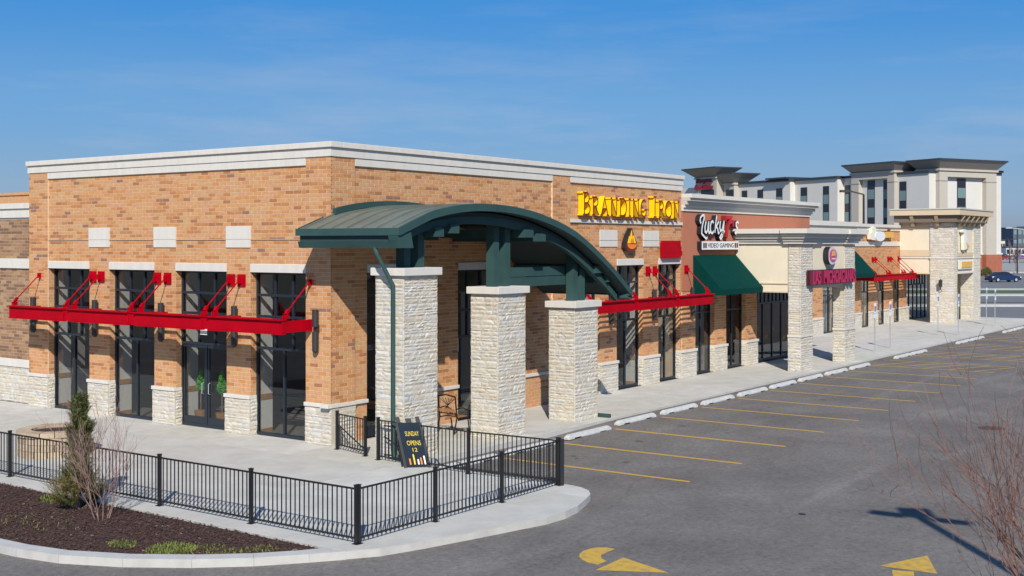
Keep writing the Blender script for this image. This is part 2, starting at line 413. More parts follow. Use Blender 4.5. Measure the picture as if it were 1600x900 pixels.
def stone_matrix(s):
    F, uc, n, zc, w, h, d, v, t = s
    X = F.U if F.rh else -F.U
    p = F.p(uc, n, zc)
    return Matrix(((X.x*w, F.N.x*d, 0, p.x), (X.y*w, F.N.y*d, 0, p.y), (0, 0, h, p.z), (0, 0, 0, 1)))
def put_stones(lst, parent_of, nind, root):
    """lst items: (stone, parent). the largest in view become objects"""
    o_ = ORG[root.name]
    sc_ = sorted(((vis_size(s[0], s[1], s[2], s[3], s[4]*s[5]), i) for i, (s, p) in enumerate(lst)), reverse=True)
    chosen = set(i for _, i in sc_[:nind]); mbs = {}
    for i, (s, p) in enumerate(lst):
        M = stone_matrix(s)
        if i in chosen:
            o = bpy.data.objects.new('stone', stone_mesh(s[7], s[8])); C.objects.link(o); o.parent = p
            o.matrix_local = Matrix.Translation(-o_) @ M
        else:
            mb = mbs.setdefault(p.name, (MB(), p))[0]
            vs, fs = USTONE[s[7]]; mb.add([M @ Vector(v) for v in vs], fs, s[8])
    for mb, p in mbs.values(): mb.build('stonework', stone_mats, p, kind='stuff')

def window(F, u0, u1, z0, z1, parent, n=-.25, mid=None, top_cols=3, bars=(3.23, 3.81, 2.37), low_cols=2, fw=.055, door=False, t=.05):
    """dark aluminium frame with mullions; every glass pane a sub-part"""
    mb = MB()
    F.box(mb, u0, u0+fw, n-t, n+t, z0, z1); F.box(mb, u1-fw, u1, n-t, n+t, z0, z1)
    F.box(mb, u0+fw, u1-fw, n-t, n+t, z1-fw, z1); F.box(mb, u0+fw, u1-fw, n-t, n+t, z0, z0+fw*1.6)
    zs = sorted(set([z0] + list(bars) + [z1])); zs = [z for z in zs if z0 <= z <= z1]
    panes = []
    for k in range(len(zs) - 1):
        a, b = zs[k], zs[k+1]; low = (k == 0)
        nc = low_cols if low else top_cols
        if k > 0: F.box(mb, u0+fw, u1-fw, n-t+.004, n+t+.006, a-.035, a+.035)
        for c in range(nc):
            ua = u0 + fw + (u1-u0-2*fw) * c / nc; ub = u0 + fw + (u1-u0-2*fw) * (c+1) / nc
            if c: F.box(mb, ua-.028, ua+.028, n-t+.008, n+t-.004, a + (.035 if k else fw*1.6), b - (.035 if k < len(zs)-2 else fw))
            panes.append((ua + (.028 if c else 0), ub - (.028 if c < nc-1 else 0), a + (.035 if k else fw*1.6), b - (.035 if k < len(zs)-2 else fw), low))
    wf = mb.build('window' if not door else 'door_frame', framem, parent)
    for (a, b, c, d, low) in panes:
        if door and low: continue
        g = MB(); F.box(g, a, b, n-.006, n+.006, c, d); g.build('pane', glass, wf)
    if door:
        for (a, b, c, d, low) in panes:
            if not low: continue
            q = MB(); s_ = .075
            F.box(q, a+.01, a+s_, n-.03, n+.03, c, d); F.box(q, b-s_, b-.01, n-.03, n+.03, c, d)
            F.box(q, a+s_, b-s_, n-.03, n+.03, c, c+.2); F.box(q, a+s_, b-s_, n-.03, n+.03, d-.09, d)
            dd = q.build('door', framem, parent)
            g = MB(); F.box(g, a+s_, b-s_, n-.006, n+.006, c+.2, d-.09); g.build('pane', glass, dd)
            h = MB(); uu = b-.11 if a < (u0+u1)/2 - .2 else a+.11
            h.tube([F.p(uu, n+.03, .95), F.p(uu, n+.09, .97), F.p(uu, n+.09, 1.25), F.p(uu, n+.03, 1.27)], .012, 6); h.build('handle', galv, dd)
    return wf

# ------------------------------------------------------------------ ground, lot, patio, sidewalk
def za(x):      # height of the asphalt: it rises gently towards the shops
    t = min(1, max(0, (x - 4) / 5)); t = t * t * (3 - 2 * t)
    return -0.14 + 0.08 * t
g = MB(); g.box(-1200, 3500, -2500, 2500, -1.0, -0.30)
struct('ground', g, mat('dry_ground', (.20, .185, .13), .95, .2, .02))
xs = [-60, -40, -20, 0, 2, 4, 4.5, 5, 5.5, 6, 6.5, 7, 7.5, 8, 8.5, 9, 12, 40, 66, 84.5]
g = MB()
for a, b in zip(xs[:-1], xs[1:]):
    g.add([(a, -80, za(a)), (b, -80, za(b)), (b, 35, za(b)), (a, 35, za(a))], [(0, 1, 2, 3)])
struct('parking_lot', g, asph)

def clip_poly(poly, a, b, c, d):   # Sutherland-Hodgman against a rectangle
    def cut(P, f, inter):
        o = []
        for i in range(len(P)):
            p, q = P[i-1], P[i]
            if f(q):
                if not f(p): o.append(inter(p, q))
                o.append(q)
            elif f(p): o.append(inter(p, q))
        return o
    def ix(v): return lambda p, q: (v, p[1] + (q[1]-p[1]) * (v-p[0]) / (q[0]-p[0]))
    def iy(v): return lambda p, q: (p[0] + (q[0]-p[0]) * (v-p[1]) / (q[1]-p[1]), v)
    P = poly
    for f, it in ((lambda p: p[0] >= a, ix(a)), (lambda p: p[0] <= b, ix(b)), (lambda p: p[1] >= c, iy(c)), (lambda p: p[1] <= d, iy(d))):
        if P: P = cut(P, f, it)
    return P
def slabs(name, poly, gx, gy, ox, oy, zt, zb, parent_mat, m, gap=.022):
    mb = MB(); mb.prism([(x, y, zb) for x, y in poly], (0, 0, zt - .014 - zb), 0, 1)
    root = struct(name, mb, [parent_mat, curbm])
    x0 = min(p[0] for p in poly); x1 = max(p[0] for p in poly); y0 = min(p[1] for p in poly); y1 = max(p[1] for p in poly)
    i = math.floor((x0 - ox) / gx)
    while ox + i * gx < x1:
        j = math.floor((y0 - oy) / gy)
        while oy + j * gy < y1:
            P = clip_poly(poly, ox + i*gx + gap/2, ox + (i+1)*gx - gap/2, oy + j*gy + gap/2, oy + (j+1)*gy - gap/2)
            if len(P) > 2:
                ar = abs(sum(P[k-1][0]*P[k][1] - P[k][0]*P[k-1][1] for k in range(len(P)))) / 2
                if ar > .03:
                    q = MB(); q.prism([(x, y, zt - .013) for x, y in P], (0, 0, .013 + random.uniform(-.001, .001))); q.build('slab', random.choice(m), root)
            j += 1
        i += 1
    return root
nose = [(-.65,-7.75),(-.72,-8.05),(-.9,-8.35),(-1.2,-8.58),(-1.67,-8.76),(-2.3,-8.97),(-2.9,-9.06),(-3.5,-9.03),(-4.4,-8.8),(-5.2,-8.6),(-6.3,-8.3),(-7.1,-8.03),(-7.6,-7.68)]
patio = [(8.6,-3.35),(-.65,-3.35)] + nose + [(-7.6,30),(.22,30),(.22,.05),(8.6,.05)]
concs = [concrete] + [mat('concrete_%d' % k, (.49*f, .475*f, .435*f*g_), 0.9, 0.0, 1.1 + .5*k, 0.25, 70, col2=(.58*f, .565*f, .525*f*g_), detail=9, c2pos=(.36, .62)) for k, (f, g_) in enumerate(((.955, .99), (1.03, 1.0), (.985, .96)))]
jointm = mat('joint_dirt', (.27, .25, .22), .95)
pm = MB(); pr = slabs('patio', patio, 3.05, 3.05, -7.6, -9.2, 0.0, -.3, jointm, concs)
walk = [(8.6,-3.35),(8.6,.05),(32.4,.05),(32.4,4.3),(66.5,4.3),(67.0,-3.35)]
slabs('sidewalk', walk, 3.05, 1.72, 8.6, -3.35, 0.0, -.3, jointm, concs)
# planting bed in front of the patio with its curb
inner_ = [(-7.62,-7.25),(-8.0,-7.02),(-8.6,-6.52),(-9.2,-5.82),(-9.82,-4.88),(-10.28,-3.82),(-10.45,-2.9),(-10.5,-1.9),(-10.5,12)]
outer_ = [(-7.6,-7.70),(-8.10,-7.33),(-8.80,-6.75),(-9.47,-5.99),(-10.1,-5.03),(-10.57,-3.95),(-10.74,-3.0),(-10.8,-1.9),(-10.8,12)]
cb = MB()
for i in range(len(inner_) - 1):
    a, b, c, d = [Vector(v_) for v_ in (inner_[i], inner_[i+1], outer_[i+1], outer_[i])]
    e_ = (b - a).normalized() * .0018; a, b, c, d = a + e_, b - e_, c - e_, d + e_
    cb.prism([(a[0],a[1],-.3),(b[0],b[1],-.3),(c[0],c[1],-.3),(d[0],d[1],-.3)], (0, 0, .302))
struct('bed_curb', cb, curbm)
bed = inner_ + [(-7.6, 12)]
def bedz(x, y):
    return -.035 + .05 * math.sin(x * 1.7 + 1) * math.sin(y * 1.1) * .5
mb = MB(); nx, ny = 16, 70
def inpoly(x, y, P):
    c = False
    for i in range(len(P)):
        (x1, y1), (x2, y2) = P[i-1], P[i]
        if (y1 > y) != (y2 > y) and x < (x2-x1)*(y-y1)/(y2-y1)+x1: c = not c
    return c
cells = clip_poly(bed, -11, -7.6, -8, 12)
mb.prism([(x, y, -.2) for x, y in cells], (0, 0, .165))
bedo = struct('planting_bed', mb, mulchm)
mb = MB(); random.seed(21)
cnt = 0
while cnt < 26000:
    x = random.uniform(-10.5, -7.6); y = random.uniform(-7.3, 4.5)
    if not inpoly(x, y, bed): continue
    cnt += 1
    s_ = random.uniform(.007, .019); a = random.uniform(0, 6.28); tz = random.uniform(-.5, .5); hgt = -.033 + random.random() ** 2 * .035
    ca, sa = math.cos(a), math.sin(a); l_ = s_ * random.uniform(1.2, 2.6)
    p = [Vector((x + ca*l_ - sa*s_*.5, y + sa*l_ + ca*s_*.5, hgt + tz*l_)), Vector((x - ca*l_ - sa*s_*.5, y - sa*l_ + ca*s_*.5, hgt - tz*l_)), Vector((x - ca*l_ + sa*s_*.5, y - sa*l_ - ca*s_*.5, hgt - tz*l_*.8 - .004)), Vector((x + ca*l_ + sa*s_*.5, y + sa*l_ - ca*s_*.5, hgt + tz*l_*.6))]
    top = (p[0]+p[1]+p[2]+p[3]) / 4 + Vector((0, 0, s_ * .5))
    mb.add(p + [top], [(0,1,4),(1,2,4),(2,3,4),(3,0,4)], pick([36, 34, 22, 1]))
tag(mb.build('mulch', chipms, kind='stuff'), 'dark brown bark mulch covering the planting bed in front of the fence', 'mulch')
# green weeds in the mulch
def weeds(cx, cy, rx, ry, n, h, label):
    q = MB()
    for _ in range(n):
        a = random.uniform(0, 6.28); r_ = math.sqrt(random.random()); x = cx + rx*r_*math.cos(a); y = cy + ry*r_*math.sin(a)
        if not inpoly(x, y, bed): continue
        hh = h * random.uniform(.4, 1); b = random.uniform(0, 6.28); lean = random.uniform(.1, .8) * hh; w_ = random.uniform(.006, .016)
        dx, dy = math.cos(b), math.sin(b)
        q.add([(x - dy*w_, y + dx*w_, -.03), (x + dy*w_, y - dx*w_, -.03), (x + dx*lean + dy*w_*.6, y + dy*lean - dx*w_*.6, -.03 + hh*.7), (x + dx*lean*1.5, y + dy*lean*1.5, -.03 + hh)], [(0,1,2),(0,2,3)], pick([5, 4, 3]))
    return tag(q.build('weed_patch', grassm, kind='stuff'), label, 'weeds', 'weeds growing in the mulch')
weeds(-9.2, -5.15, .42, .44, 1100, .07, 'largest bright green weed patch by the curb in the mulch bed')
weeds(-9.45, -4.15, .22, .28, 230, .07, 'small green weed tuft left of the largest patch by the curb')
weeds(-8.75, -5.8, .32, .50, 240, .05, 'thin weed tufts in the mulch towards the fence corner')
weeds(-8.3, -6.45, .28, .35, 130, .07, 'sparse weeds at the tapering end of the mulch bed')
weeds(-8.0, .1, .25, .4, 160, .10, 'small green tuft beside the concrete strip left of the yew')
weeds(-9.3, -1.5, .5, 1.0, 120, .06, 'few scattered green blades in the open mulch near the left edge')

# stall lines, arrows
def line(x0, x1, y0, y1, nm='parking_line', z=.004):
    q = MB(); xm = sorted([x0, x1])
    q.add([(x0, y0, za(x0)+z), (x1, y0, za(x1)+z), (x1, y1, za(x1)+z), (x0, y1, za(x0)+z)], [(0, 1, 2, 3)])
    return struct(nm, q, yline)
for i in range(9):
    x = 1.74 + 2.725 * i
    if i in (0, 1): x += .05
    line(x - .065, x + .065, -9.35, -4.2)
def sline(a, b, w_=.11, m=yline, nm='parking_line', z=.004):
    a = Vector((a[0], a[1])); b = Vector((b[0], b[1])); d = (b - a).normalized(); s_ = Vector((-d.y, d.x)) * w_ / 2
    q = MB(); P = [a - s_, b - s_, b + s_, a + s_]
    q.add([(p.x, p.y, za(p.x) + z) for p in P], [(0, 1, 2, 3)])
    return struct(nm, q, m)
# accessible stalls further on, with hatched aisles
x = 26.3
sline((26.3, -3.7), (26.3, -9.2))
for k, (xa, hatch) in enumerate([(29.0, True), (31.8, False), (34.6, True), (37.4, False), (40.2, True), (43.0, False), (46, True), (49, False), (52, True), (55, False), (58, True), (61, False), (64, False)]):
    sline((xa, -3.7), (xa, -9.2))
    if hatch:
        for j in range(5): sline((xa + .1, -4.2 - j * 1.05), (xa + 2.65, -5.2 - j * 1.05), .10, z=.005)
sline((34.5, -9.25), (40.3, -9.25), .12, z=.006)
for j in range(3): sline((38.5 + j*2.2, -8.2 - j*.2), (40.0 + j*2.2, -8.2 - j*.2), .16, z=.007)
def flat(poly, m, nm, z=.004):
    q = MB(); q.add([(x, y, za(x) + z) for x, y in poly], [tuple(range(len(poly)))]); return struct(nm, q, m)
def zq(px, py):   # unused outside the two arrows: ground point as world xy
    return (px, py)
# curved-tail arrow near the patio nose and the second arrow
flat([(-4.35,-11.04),(-4.36,-10.86),(-4.45,-10.73),(-4.60,-10.67),(-4.80,-10.66),(-5.0,-10.72),(-5.16,-10.81),(-5.30,-10.96),(-5.40,-11.14),(-5.42,-11.34),(-5.13,-11.34),(-5.02,-11.17),(-4.86,-11.06),(-4.66,-11.05)], yarrow, 'road_arrow_tail')
flat([(-5.73,-11.48),(-4.77,-11.45),(-5.17,-12.54)], yarrow, 'road_arrow')
flat([(-2.77,-15.17),(-1.63,-15.62),(-2.70,-16.10)], yarrow, 'road_arrow')
flat([(-2.90,-15.43),(-2.79,-15.75),(-4.30,-16.24),(-4.42,-15.98)], yarrow, 'road_arrow_tail')
# oil drips in the stalls
oil = mat('oil_stain', (.085,.078,.072), .7, .25, 6)
random.seed(19)
for i in range(1, 9):
    for k in range(random.randint(1, 3)):
        cx0 = 1.74 + 2.725*(i-.5) + random.uniform(-.3, .3); cy0 = random.uniform(-8.2, -5.4); r0 = random.uniform(.04, .13)
        flat([(cx0 + r0*random.uniform(.6,1.3)*math.cos(R(a)), cy0 + r0*random.uniform(.6,1.5)*math.sin(R(a))) for a in range(0, 360, 30)], oil, 'oil_stain', z=.003)
# patches and the covers set in the asphalt
q = MB(); q.tube([(13.4,-12.95,za(13)+.0), (13.4,-12.95,za(13)+.012)], .36, 20); struct('manhole_cover', q, mat('rusty_iron', (.10,.045,.03), .7, .2, 20))
q = MB(); q.tube([(.15,-12.65,za(0)+.0), (.15,-12.65,za(0)+.008)], .075, 12); struct('valve_cover', q, blackm)

# the far roads and strips beyond the shops, laid across the view
cA = R(35.509)
FV = Vector((math.cos(cA), math.sin(cA), 0)); RV = Vector((math.sin(cA), -math.cos(cA), 0))
def strip(d0, d1, r0, r1, zt, m, nm, zb=-.3):
    P = [Vector((CAMP.x, CAMP.y, 0)) + FV*a + RV*b for a, b in ((d0,r0),(d0,r1),(d1,r1),(d1,r0))]
    q = MB(); q.prism([(p.x, p.y, zb) for p in P], (0, 0, zt - zb)); return struct(nm, q, m)
road2 = mat('far_asphalt', (.165, .165, .17), .9, .08, .2)
green = mat('far_grass', (.075, .12, .035), .95, .25, .6)
strip(84.5, 101, 28, 120, -.05, road2, 'access_road')
strip(101.2, 103.6, 28, 120, .08, curbm, 'verge_kerb')
strip(103.8, 106.2, 28, 120, .06, mat('verge_mulch', (.07,.05,.04), .95, .2, 1), 'verge')
strip(106.4, 121, 28, 140, -.02, road2, 'street')
strip(121.2, 124.3, 28, 140, .09, curbm, 'verge_kerb')
strip(124.5, 134.5, 28, 150, .07, green, 'grass_verge')
strip(134.7, 139, 28, 150, .09, curbm, 'verge_kerb')
strip(139.2, 215, 28, 250, .0, road2, 'hotel_parking_lot')
strip(215.2, 221, 60, 260, .12, curbm, 'verge_kerb')
strip(221.2, 330, 40, 420, .04, mat('pale_lot', (.33, .32, .30), .95, .1, .1), 'pale_parking_lot')
strip(331, 346, 40, 420, .10, mat('brown_verge', (.16, .14, .10), .95, .2, .1), 'verge')
strip(347, 640, 40, 700, .06, mat('far_lot', (.30, .30, .31), .95, .1, .05), 'far_parking_lot')

# ------------------------------------------------------------------ corner restaurant building
random.seed(11)
rb = thing('restaurant_building', (0, 0, 0), 'corner brick restaurant with pale cornice and limestone pier bases', 'building')
LW = [(.87, 2.99), (3.97, 6.10), (7.08, 9.17), (10.17, 12.26)]
RW = [(1.38, 3.50), (5.31, 7.42), (11.35, 13.25), (14.42, 16.30), (17.47, 19.22)]
ZT = 4.43
for F, wins, L, x0 in ((FL, LW, 13.27, 0), (FRt, RW, 19.32, .301)):
    m = MB(); frect(F, x0, L, 0, 7.25, [(a, b, -1, ZT) for a, b in wins], -.30, -.014, m)
    wall = m.build('wall', mortar, rb)
    m = MB(); frect(F, .81, L - .02, -.05, 4.7, [(a, b, -1, ZT) for a, b in wins], -.80, -.305, m); m.build('inner_wall', white_in, rb)
    blocks = [(2.99, 3.97), (6.10, 7.08), (9.17, 10.17)] if F is FL else [(13.25, 14.42), (16.30, 17.47)]
    pil = [(0, .87), (12.26, 13.27)] if F is FL else [(0, .87), (10.25, 11.32)]
    bl = []
    for (a, b) in wins:                      # lintels
        m = MB(); F.box(m, a, b, -.19, .03, ZT, 4.65); m.build('lintel', cast, rb, bevel=.006)
        tr = MB(); F.box(tr, b - .02, b + .01, -.78, -.34, .93, 1.08); F.box(tr, b - .02, b + .01, -.78, -.34, 0, .13); tr.build('wood_trim', wood, rb)
    for (a, b) in blocks:
        m = MB(); F.box(m, a, b, -.014, .022, 5.10, 5.312); F.box(m, a, b, -.014, .022, 5.328, 5.68); m.build('accent_block', cast, rb)
        bl.append((a, b, 5.10, 5.68))
    holes = [(a, b, -1, 4.65) for a, b in wins] + bl + [(a, b, -1, 9) for a, b in pil]
    if F is FRt: holes += [(11.32, 19.32, 5.92, 6.03)]
    lst = []
    u_lo = 0
    lst += bricks(F, 0, L, 1.08, 7.25, holes)
    for a, b in pil:                          # pilasters stand proud
        c0 = (-.037 if F is FL else -.030) if a == 0 else a
        m = MB(); F.box(m, (a if a > 0 else (-.031 if F is FL else -.029)), b, -.014, .031, 1.08, 7.45); m.build('pilaster', mortar, rb)
        lst += bricks(F, c0, b, 1.08, 7.45, (), face=.037)
    if F is FRt:
        lst += bricks(F, .87, 11.35, 0, .98, [(a, b, -1, 2) for a, b in wins])
        m = MB(); F.box(m, 11.32, 19.32, -.014, .05, 5.92, 6.03); m.build('sill_band', cast, rb)
    m = MB(); F.box(m, pil[0][1], (12.26 if F is FL else L), -.014, .016, 5.309, 5.327)
    if F is FL: m.build('shadow_line_strip', dmortar, rb)  # grey strip stands in for the thin shadow line across the brick
    # jambs of the openings: brick above, stone below
    for (a, b) in wins:
        FJ = Fr(F.p(b, 0, 0), -F.N, -F.U)
        stonebase = F is FL or b > 12
        lst += bricks(FJ, 0, .2, 1.08, ZT, (), face=.005, start=random.choice((0, .1)))
        if not stonebase: lst += bricks(FJ, 0, .2, 0, .98, (), face=.005)
    ALLB = globals().setdefault('ALLB', []); ALLB.extend((b_, wall) for b_ in lst)
    # stone pier bases
    SB = globals().setdefault('SB', [])
    if F is FL: segs = [(0, .87), (2.99, 3.97), (6.10, 7.08), (9.17, 10.17), (12.26, 13.27)]
    else: segs = [(0, .87), (13.25, 14.42), (16.30, 17.47), (19.22, 19.32)]
    for a, b in segs:
        lo = -.06 if a == 0 and F is FL else (-.035 if a == 0 else a)
        m = MB(); F.box(m, (lo if lo < 0 else a), b + .02, -.2, .035 if F is FL else .033, 0, .98); sbp = m.build('pier_base', smortar, rb)
        m = MB(); F.box(m, (-.09 if (a == 0 and F is FL) else a - .02) if not (a == 0 and F is FRt) else -.199, b + .03, -.2, .085 if F is FL else .083, .98, 1.08 if F is FL else 1.077); m.build('pier_cap', cast, rb, bevel=.008)
        for s_ in stones(F, lo, b + .02, 0, .98, .035, ls=(.2, .5)): SB.append((s_, sbp))
        if True:
            FJ = Fr(F.p(a, 0, 0), -F.N, -F.U)
            if a > 0:
                for s_ in stones(FJ, -.02, .2, 0, .98, .02, ls=(.2, .3)): SB.append((s_, sbp))
# ledge under the canopy on the right wall
for a, b in ((.90, 1.38), (3.50, 5.31), (7.42, 11.35)):
    m = MB(); FRt.box(m, a, b, -.014, .05, .98, 1.076); m.build('ledge', cast, rb, bevel=.006)
bw = ALLB[0][1]
for wl in sorted(set(id(x[1]) for x in ALLB)):
    pass
walls_ = []
for b_, wl in ALLB:
    if wl not in walls_: walls_.append(wl)
sz = sorted((vis_size(b_[0], (b_[1]+b_[2])/2, b_[4], (b_[5]+b_[6])/2, 1.0) if b_[2]-b_[1] > .28 else 0 for b_, _ in ALLB), reverse=True)
thr = sz[300]
for wl in walls_:
    lst = [b_ for b_, q_ in ALLB if q_ is wl]
    n_ = sum(1 for b_ in lst if b_[2]-b_[1] > .28 and vis_size(b_[0], (b_[1]+b_[2])/2, b_[4], (b_[5]+b_[6])/2, 1.0) > thr)
    put_bricks(lst, wl, bricks_mats, n_)
put_stones(SB, None, 300, rb)
# cornice in three courses; the left run and the right run butt at the corner
m = MB()
FL.box(m, .87, 12.26, -.3, .045, 7.25, 7.45); FRt.box(m, .87, 10.25, -.3, .045, 7.25, 7.45); FRt.box(m, 11.32, 19.32, -.3, .045, 7.25, 7.45)
m.build('cornice_band', cast, rb)
m = MB()
FL.box(m, -.07, 13.30, -.3, .070, 7.456, 7.68); FRt.box(m, .3, 19.34, -.3, .070, 7.456, 7.68)
m.build('cornice_band', cast, rb)
m = MB()
FL.box(m, -.13, 13.33, -.33, .130, 7.684, 7.83); FRt.box(m, .33, 19.36, -.33, .130, 7.684, 7.83)
m.build('cornice_cap', cast, rb, bevel=.012)
m = MB(); m.box(.33, 19.3, 13.0, 13.27, 0, 7.6); m.box(19.02, 19.3, .33, 13.0, 0, 7.6); m.build('rear_wall', mortar, rb)
m = MB(); m.box(.31, 19.0, .31, 13.0, 7.05, 7.2); m.build('roof', mat('roof_membrane', (.5,.5,.48), .9), rb)
m = MB(); m.box(.31, 19.0, .31, 13.0, -.1, .002); m.build('floor', innerf, rb)
m = MB(); m.box(.82, 19.0, .82, 13.0, 4.72, 4.8); m.build('ceiling', blackbox, rb)
m = MB(); m.box(7.6, 7.75, .85, 8.5, 0, 4.7); m.box(.9, 7.6, 12.7, 12.85, 0, 4.7); m.box(10.2, 10.35, .85, 12.9, 0, 4.7); m.build('partition', inner, rb)
for i, (a, b) in enumerate(LW):
    window(FL, a, b, 0, ZT, rb, door=(i == 1), bars=(3.23, 3.81, 2.37))
for i, (a, b) in enumerate(RW):
    window(FRt, a, b, 0, ZT, rb, door=(i == 0), bars=(3.23, 3.81, 2.45))
# rear wing with brown brick
FW = Fr((.3, 0, 0), (0, 1, 0), (-1, 0, 0))
m = MB(); FW.box(m, 13.28, 30, -.3, -.014, 0, 6.06); wg = m.build('rear_wing_wall', dmortar, rb)
l2 = bricks(FW, 13.28, 19.5, 1.42, 6.06, [(0, 40, 4.40, 4.72)], ws=[x for _, x in DBR])
put_bricks(l2, wg, dbrick_mats, 0)
m = MB(); FW.box(m, 13.28, 30, -.014, .05, 4.40, 4.72); m.build('wing_band', cast, rb)
m = MB(); FW.box(m, 13.28, 30, -.014, .07, 1.17, 1.42); m.build('wing_base_cap', cast, rb)
m = MB(); FW.box(m, 13.34, 30, -.3, .05, 6.06, 6.35); FW.box(m, 13.34, 30, -.3, .11, 6.354, 6.53); m.build('wing_cornice', cast, rb)
m = MB(); FW.box(m, 13.28, 30, -.014, .02, 0, 1.17); q_ = m.build('wing_stone_base', smortar, rb)
put_stones([(s_, q_) for s_ in stones(FW, 13.28, 19.5, 0, 1.17, .02)], None, 0, rb)
m = MB(); m.box(3.2, 3.5, 13.4, 30, 6.4, 7.0); m.box(3.15, 3.55, 13.4, 30, 7.0, 7.1); m.build('wing_parapet', bricks_mats[0], rb)
m = MB(); m.box(.3, 18, 13.4, 30, 6.0, 6.1); m.build('wing_roof', MATS['roof_membrane'], rb)

# ------------------------------------------------------------------ entrance canopy on stone columns
random.seed(5)
ec = thing('entrance_canopy', (4.2, -1.8, 0), 'dark green barrel-vaulted metal entrance canopy carried by three stepped stone columns', 'canopy')
ARC = [(-1.10,5.575),(-.30,5.85),(.19,6.00),(1.27,6.16),(2.45,6.21),(3.69,6.15),(5.0,5.95),(6.42,5.57),(7.42,5.13),(8.45,4.57),(9.30,4.03),(9.72,3.74)]
def arcz(x, T=ARC):
    for i in range(len(T) - 1):
        if x <= T[i+1][0] or i == len(T) - 2:
            p0 = T[max(i-1, 0)]; p1 = T[i]; p2 = T[i+1]; p3 = T[min(i+2, len(T)-1)]
            t = (x - p1[0]) / (p2[0] - p1[0]); h = p2[0] - p1[0]
            m1 = (p2[1]-p0[1]) / (p2[0]-p0[0]) * h; m2 = (p3[1]-p1[1]) / (p3[0]-p1[0]) * h
            return (2*t**3-3*t**2+1)*p1[1] + (t**3-2*t**2+t)*m1 + (-2*t**3+3*t**2)*p2[1] + (t**3-t**2)*m2
XS = [-1.10 + i * (9.72 + 1.10) / 60 for i in range(61)]
def arcband(mb, y0, y1, dz0, dz1, xs_=XS, T=ARC, m=0):
    # solid band between arc+dz0 (bottom) and arc+dz1 (top)
    n_ = len(xs_); vs = []
    for x in xs_:
        z = arcz(x, T); vs += [(x,y0,z+dz0),(x,y0,z+dz1),(x,y1,z+dz1),(x,y1,z+dz0)]
    fs = []
    for i in range(n_-1):
        a = 4*i; b = a+4
        fs += [(a,b,b+1,a+1),(a+1,b+1,b+2,a+2),(a+2,b+2,b+3,a+3),(a+3,b+3,b,a)]
    fs += [(0,1,2,3), (4*n_-4,4*n_-1,4*n_-2,4*n_-3)]
    mb.add(vs, fs, m)
m = MB(); arcband(m, -3.24, -.055, -.11, -.012); arcband(m, -.055, .06, -.11, -.012, [x for x in XS if x < -.1]); cr = m.build('roof', roofm, ec, smooth=False)
for k in range(7):
    y = -3.05 + k * .49
    m = MB(); arcband(m, y-.012, y+.012, -.012, .032); m.build('seam', roofm, cr)
m = MB(); arcband(m, -3.32, -3.241, -.17, .015); m.build('fascia', tealm, ec)
m = MB(); arcband(m, .061, .08, -.17, .015, [x for x in XS if x < -.1]); m.build('rear_fascia', tealm, ec)
m = MB(); arcband(m, -.17, -.056, .0, .15, [.0 + i*9.6/50 for i in range(51)]); m.build('wall_flashing', tealm, ec)
m = MB(); arcband(m, -2.95, -2.80, -.50, -.30, [-.95 + i*(9.42+.95)/60 for i in range(61)]); m.build('arched_beam', tealm, ec)
m = MB(); m.prism([(9.50,-3.26,3.55),(9.76,-3.26,3.50),(9.80,-3.26,3.72),(9.58,-3.26,3.86)], (0,.26,0)); m.build('beam_end', tealm, ec)
m = MB(); arcband(m, -3.23, -2.90, -.16, -.112, [-.95 + i*(9.60+.95)/60 for i in range(61)]); m.build('overhang_soffit', darkteal, ec)
m = MB(); arcband(m, -2.90, -2.84, -.301, -.161, [-.95 + i*(9.60+.95)/60 for i in range(61)]); m.build('arched_web', darkteal, ec)  # darker teal paints the recess shadow between fascia and arched beam
m = MB(); arcband(m, -2.90, -.06, -.20, -.125, [-.9 + i*(9.55+.9)/60 for i in range(61)]); m.build('soffit', darkteal, ec)
# the left eave and its gutter
m = MB(); m.box(-1.18, -1.101, -3.32, .08, 5.40, 5.575); m.build('gutter', tealm, ec)
m = MB(); m.box(-1.08, -.96, -3.2, 0.02, 5.24, 5.42); m.build('eave_web', darkteal, ec)  # eave recess shade is put into the darker teal
m = MB(); m.prism([(-1.08,.04,5.10),(-1.15,.04,5.262),(-.96,.04,5.262),(-.96,.04,5.10)], (0,-3.24,0)); m.build('eave_beam', tealm, ec)
m = MB(); m.prism([(-1.175,-3.28,5.395),(-.70,-3.28,5.50),(-.60,-3.28,5.10),(-1.08,-3.28,5.10)], (0,.30,0)); m.build('beam_end', tealm, ec)
m = MB(); m.box(9.55, 9.78, -3.3, -.1, 3.62, 3.74); m.build('eave_beam', tealm, ec)
# columns
SB2 = []
for (x, zt) in ((-.55, 4.43), (3.27, 3.86), (7.05, 3.33)):
    W_, D_ = 1.30, .92
    y0 = -2.93
    m = MB(); m.box(x+.03, x+W_-.03, y0+.03, y0+D_-.03, 0, zt); col = m.build('column', smortar, ec)
    for F, L_ in ((Fr((x+.03, y0, 0), (0,1,0), (-1,0,0)), D_), (Fr((x, y0+.03, 0), (1,0,0), (0,-1,0)), W_),
                  (Fr((x+W_-.03, y0, 0), (0,1,0), (1,0,0)), D_), (Fr((x, y0+D_-.03, 0), (1,0,0), (0,1,0)), W_)):
        for s_ in stones(F, 0, L_, 0, zt, 0, ls=(.14, .42), dep=.026): SB2.append((s_, col))
    m = MB(); m.box(x-.08, x+W_+.08, y0-.08, y0+D_+.08, zt, zt+.19); m.build('cap', cast, col, bevel=.012)
put_stones(SB2, None, 300, ec)
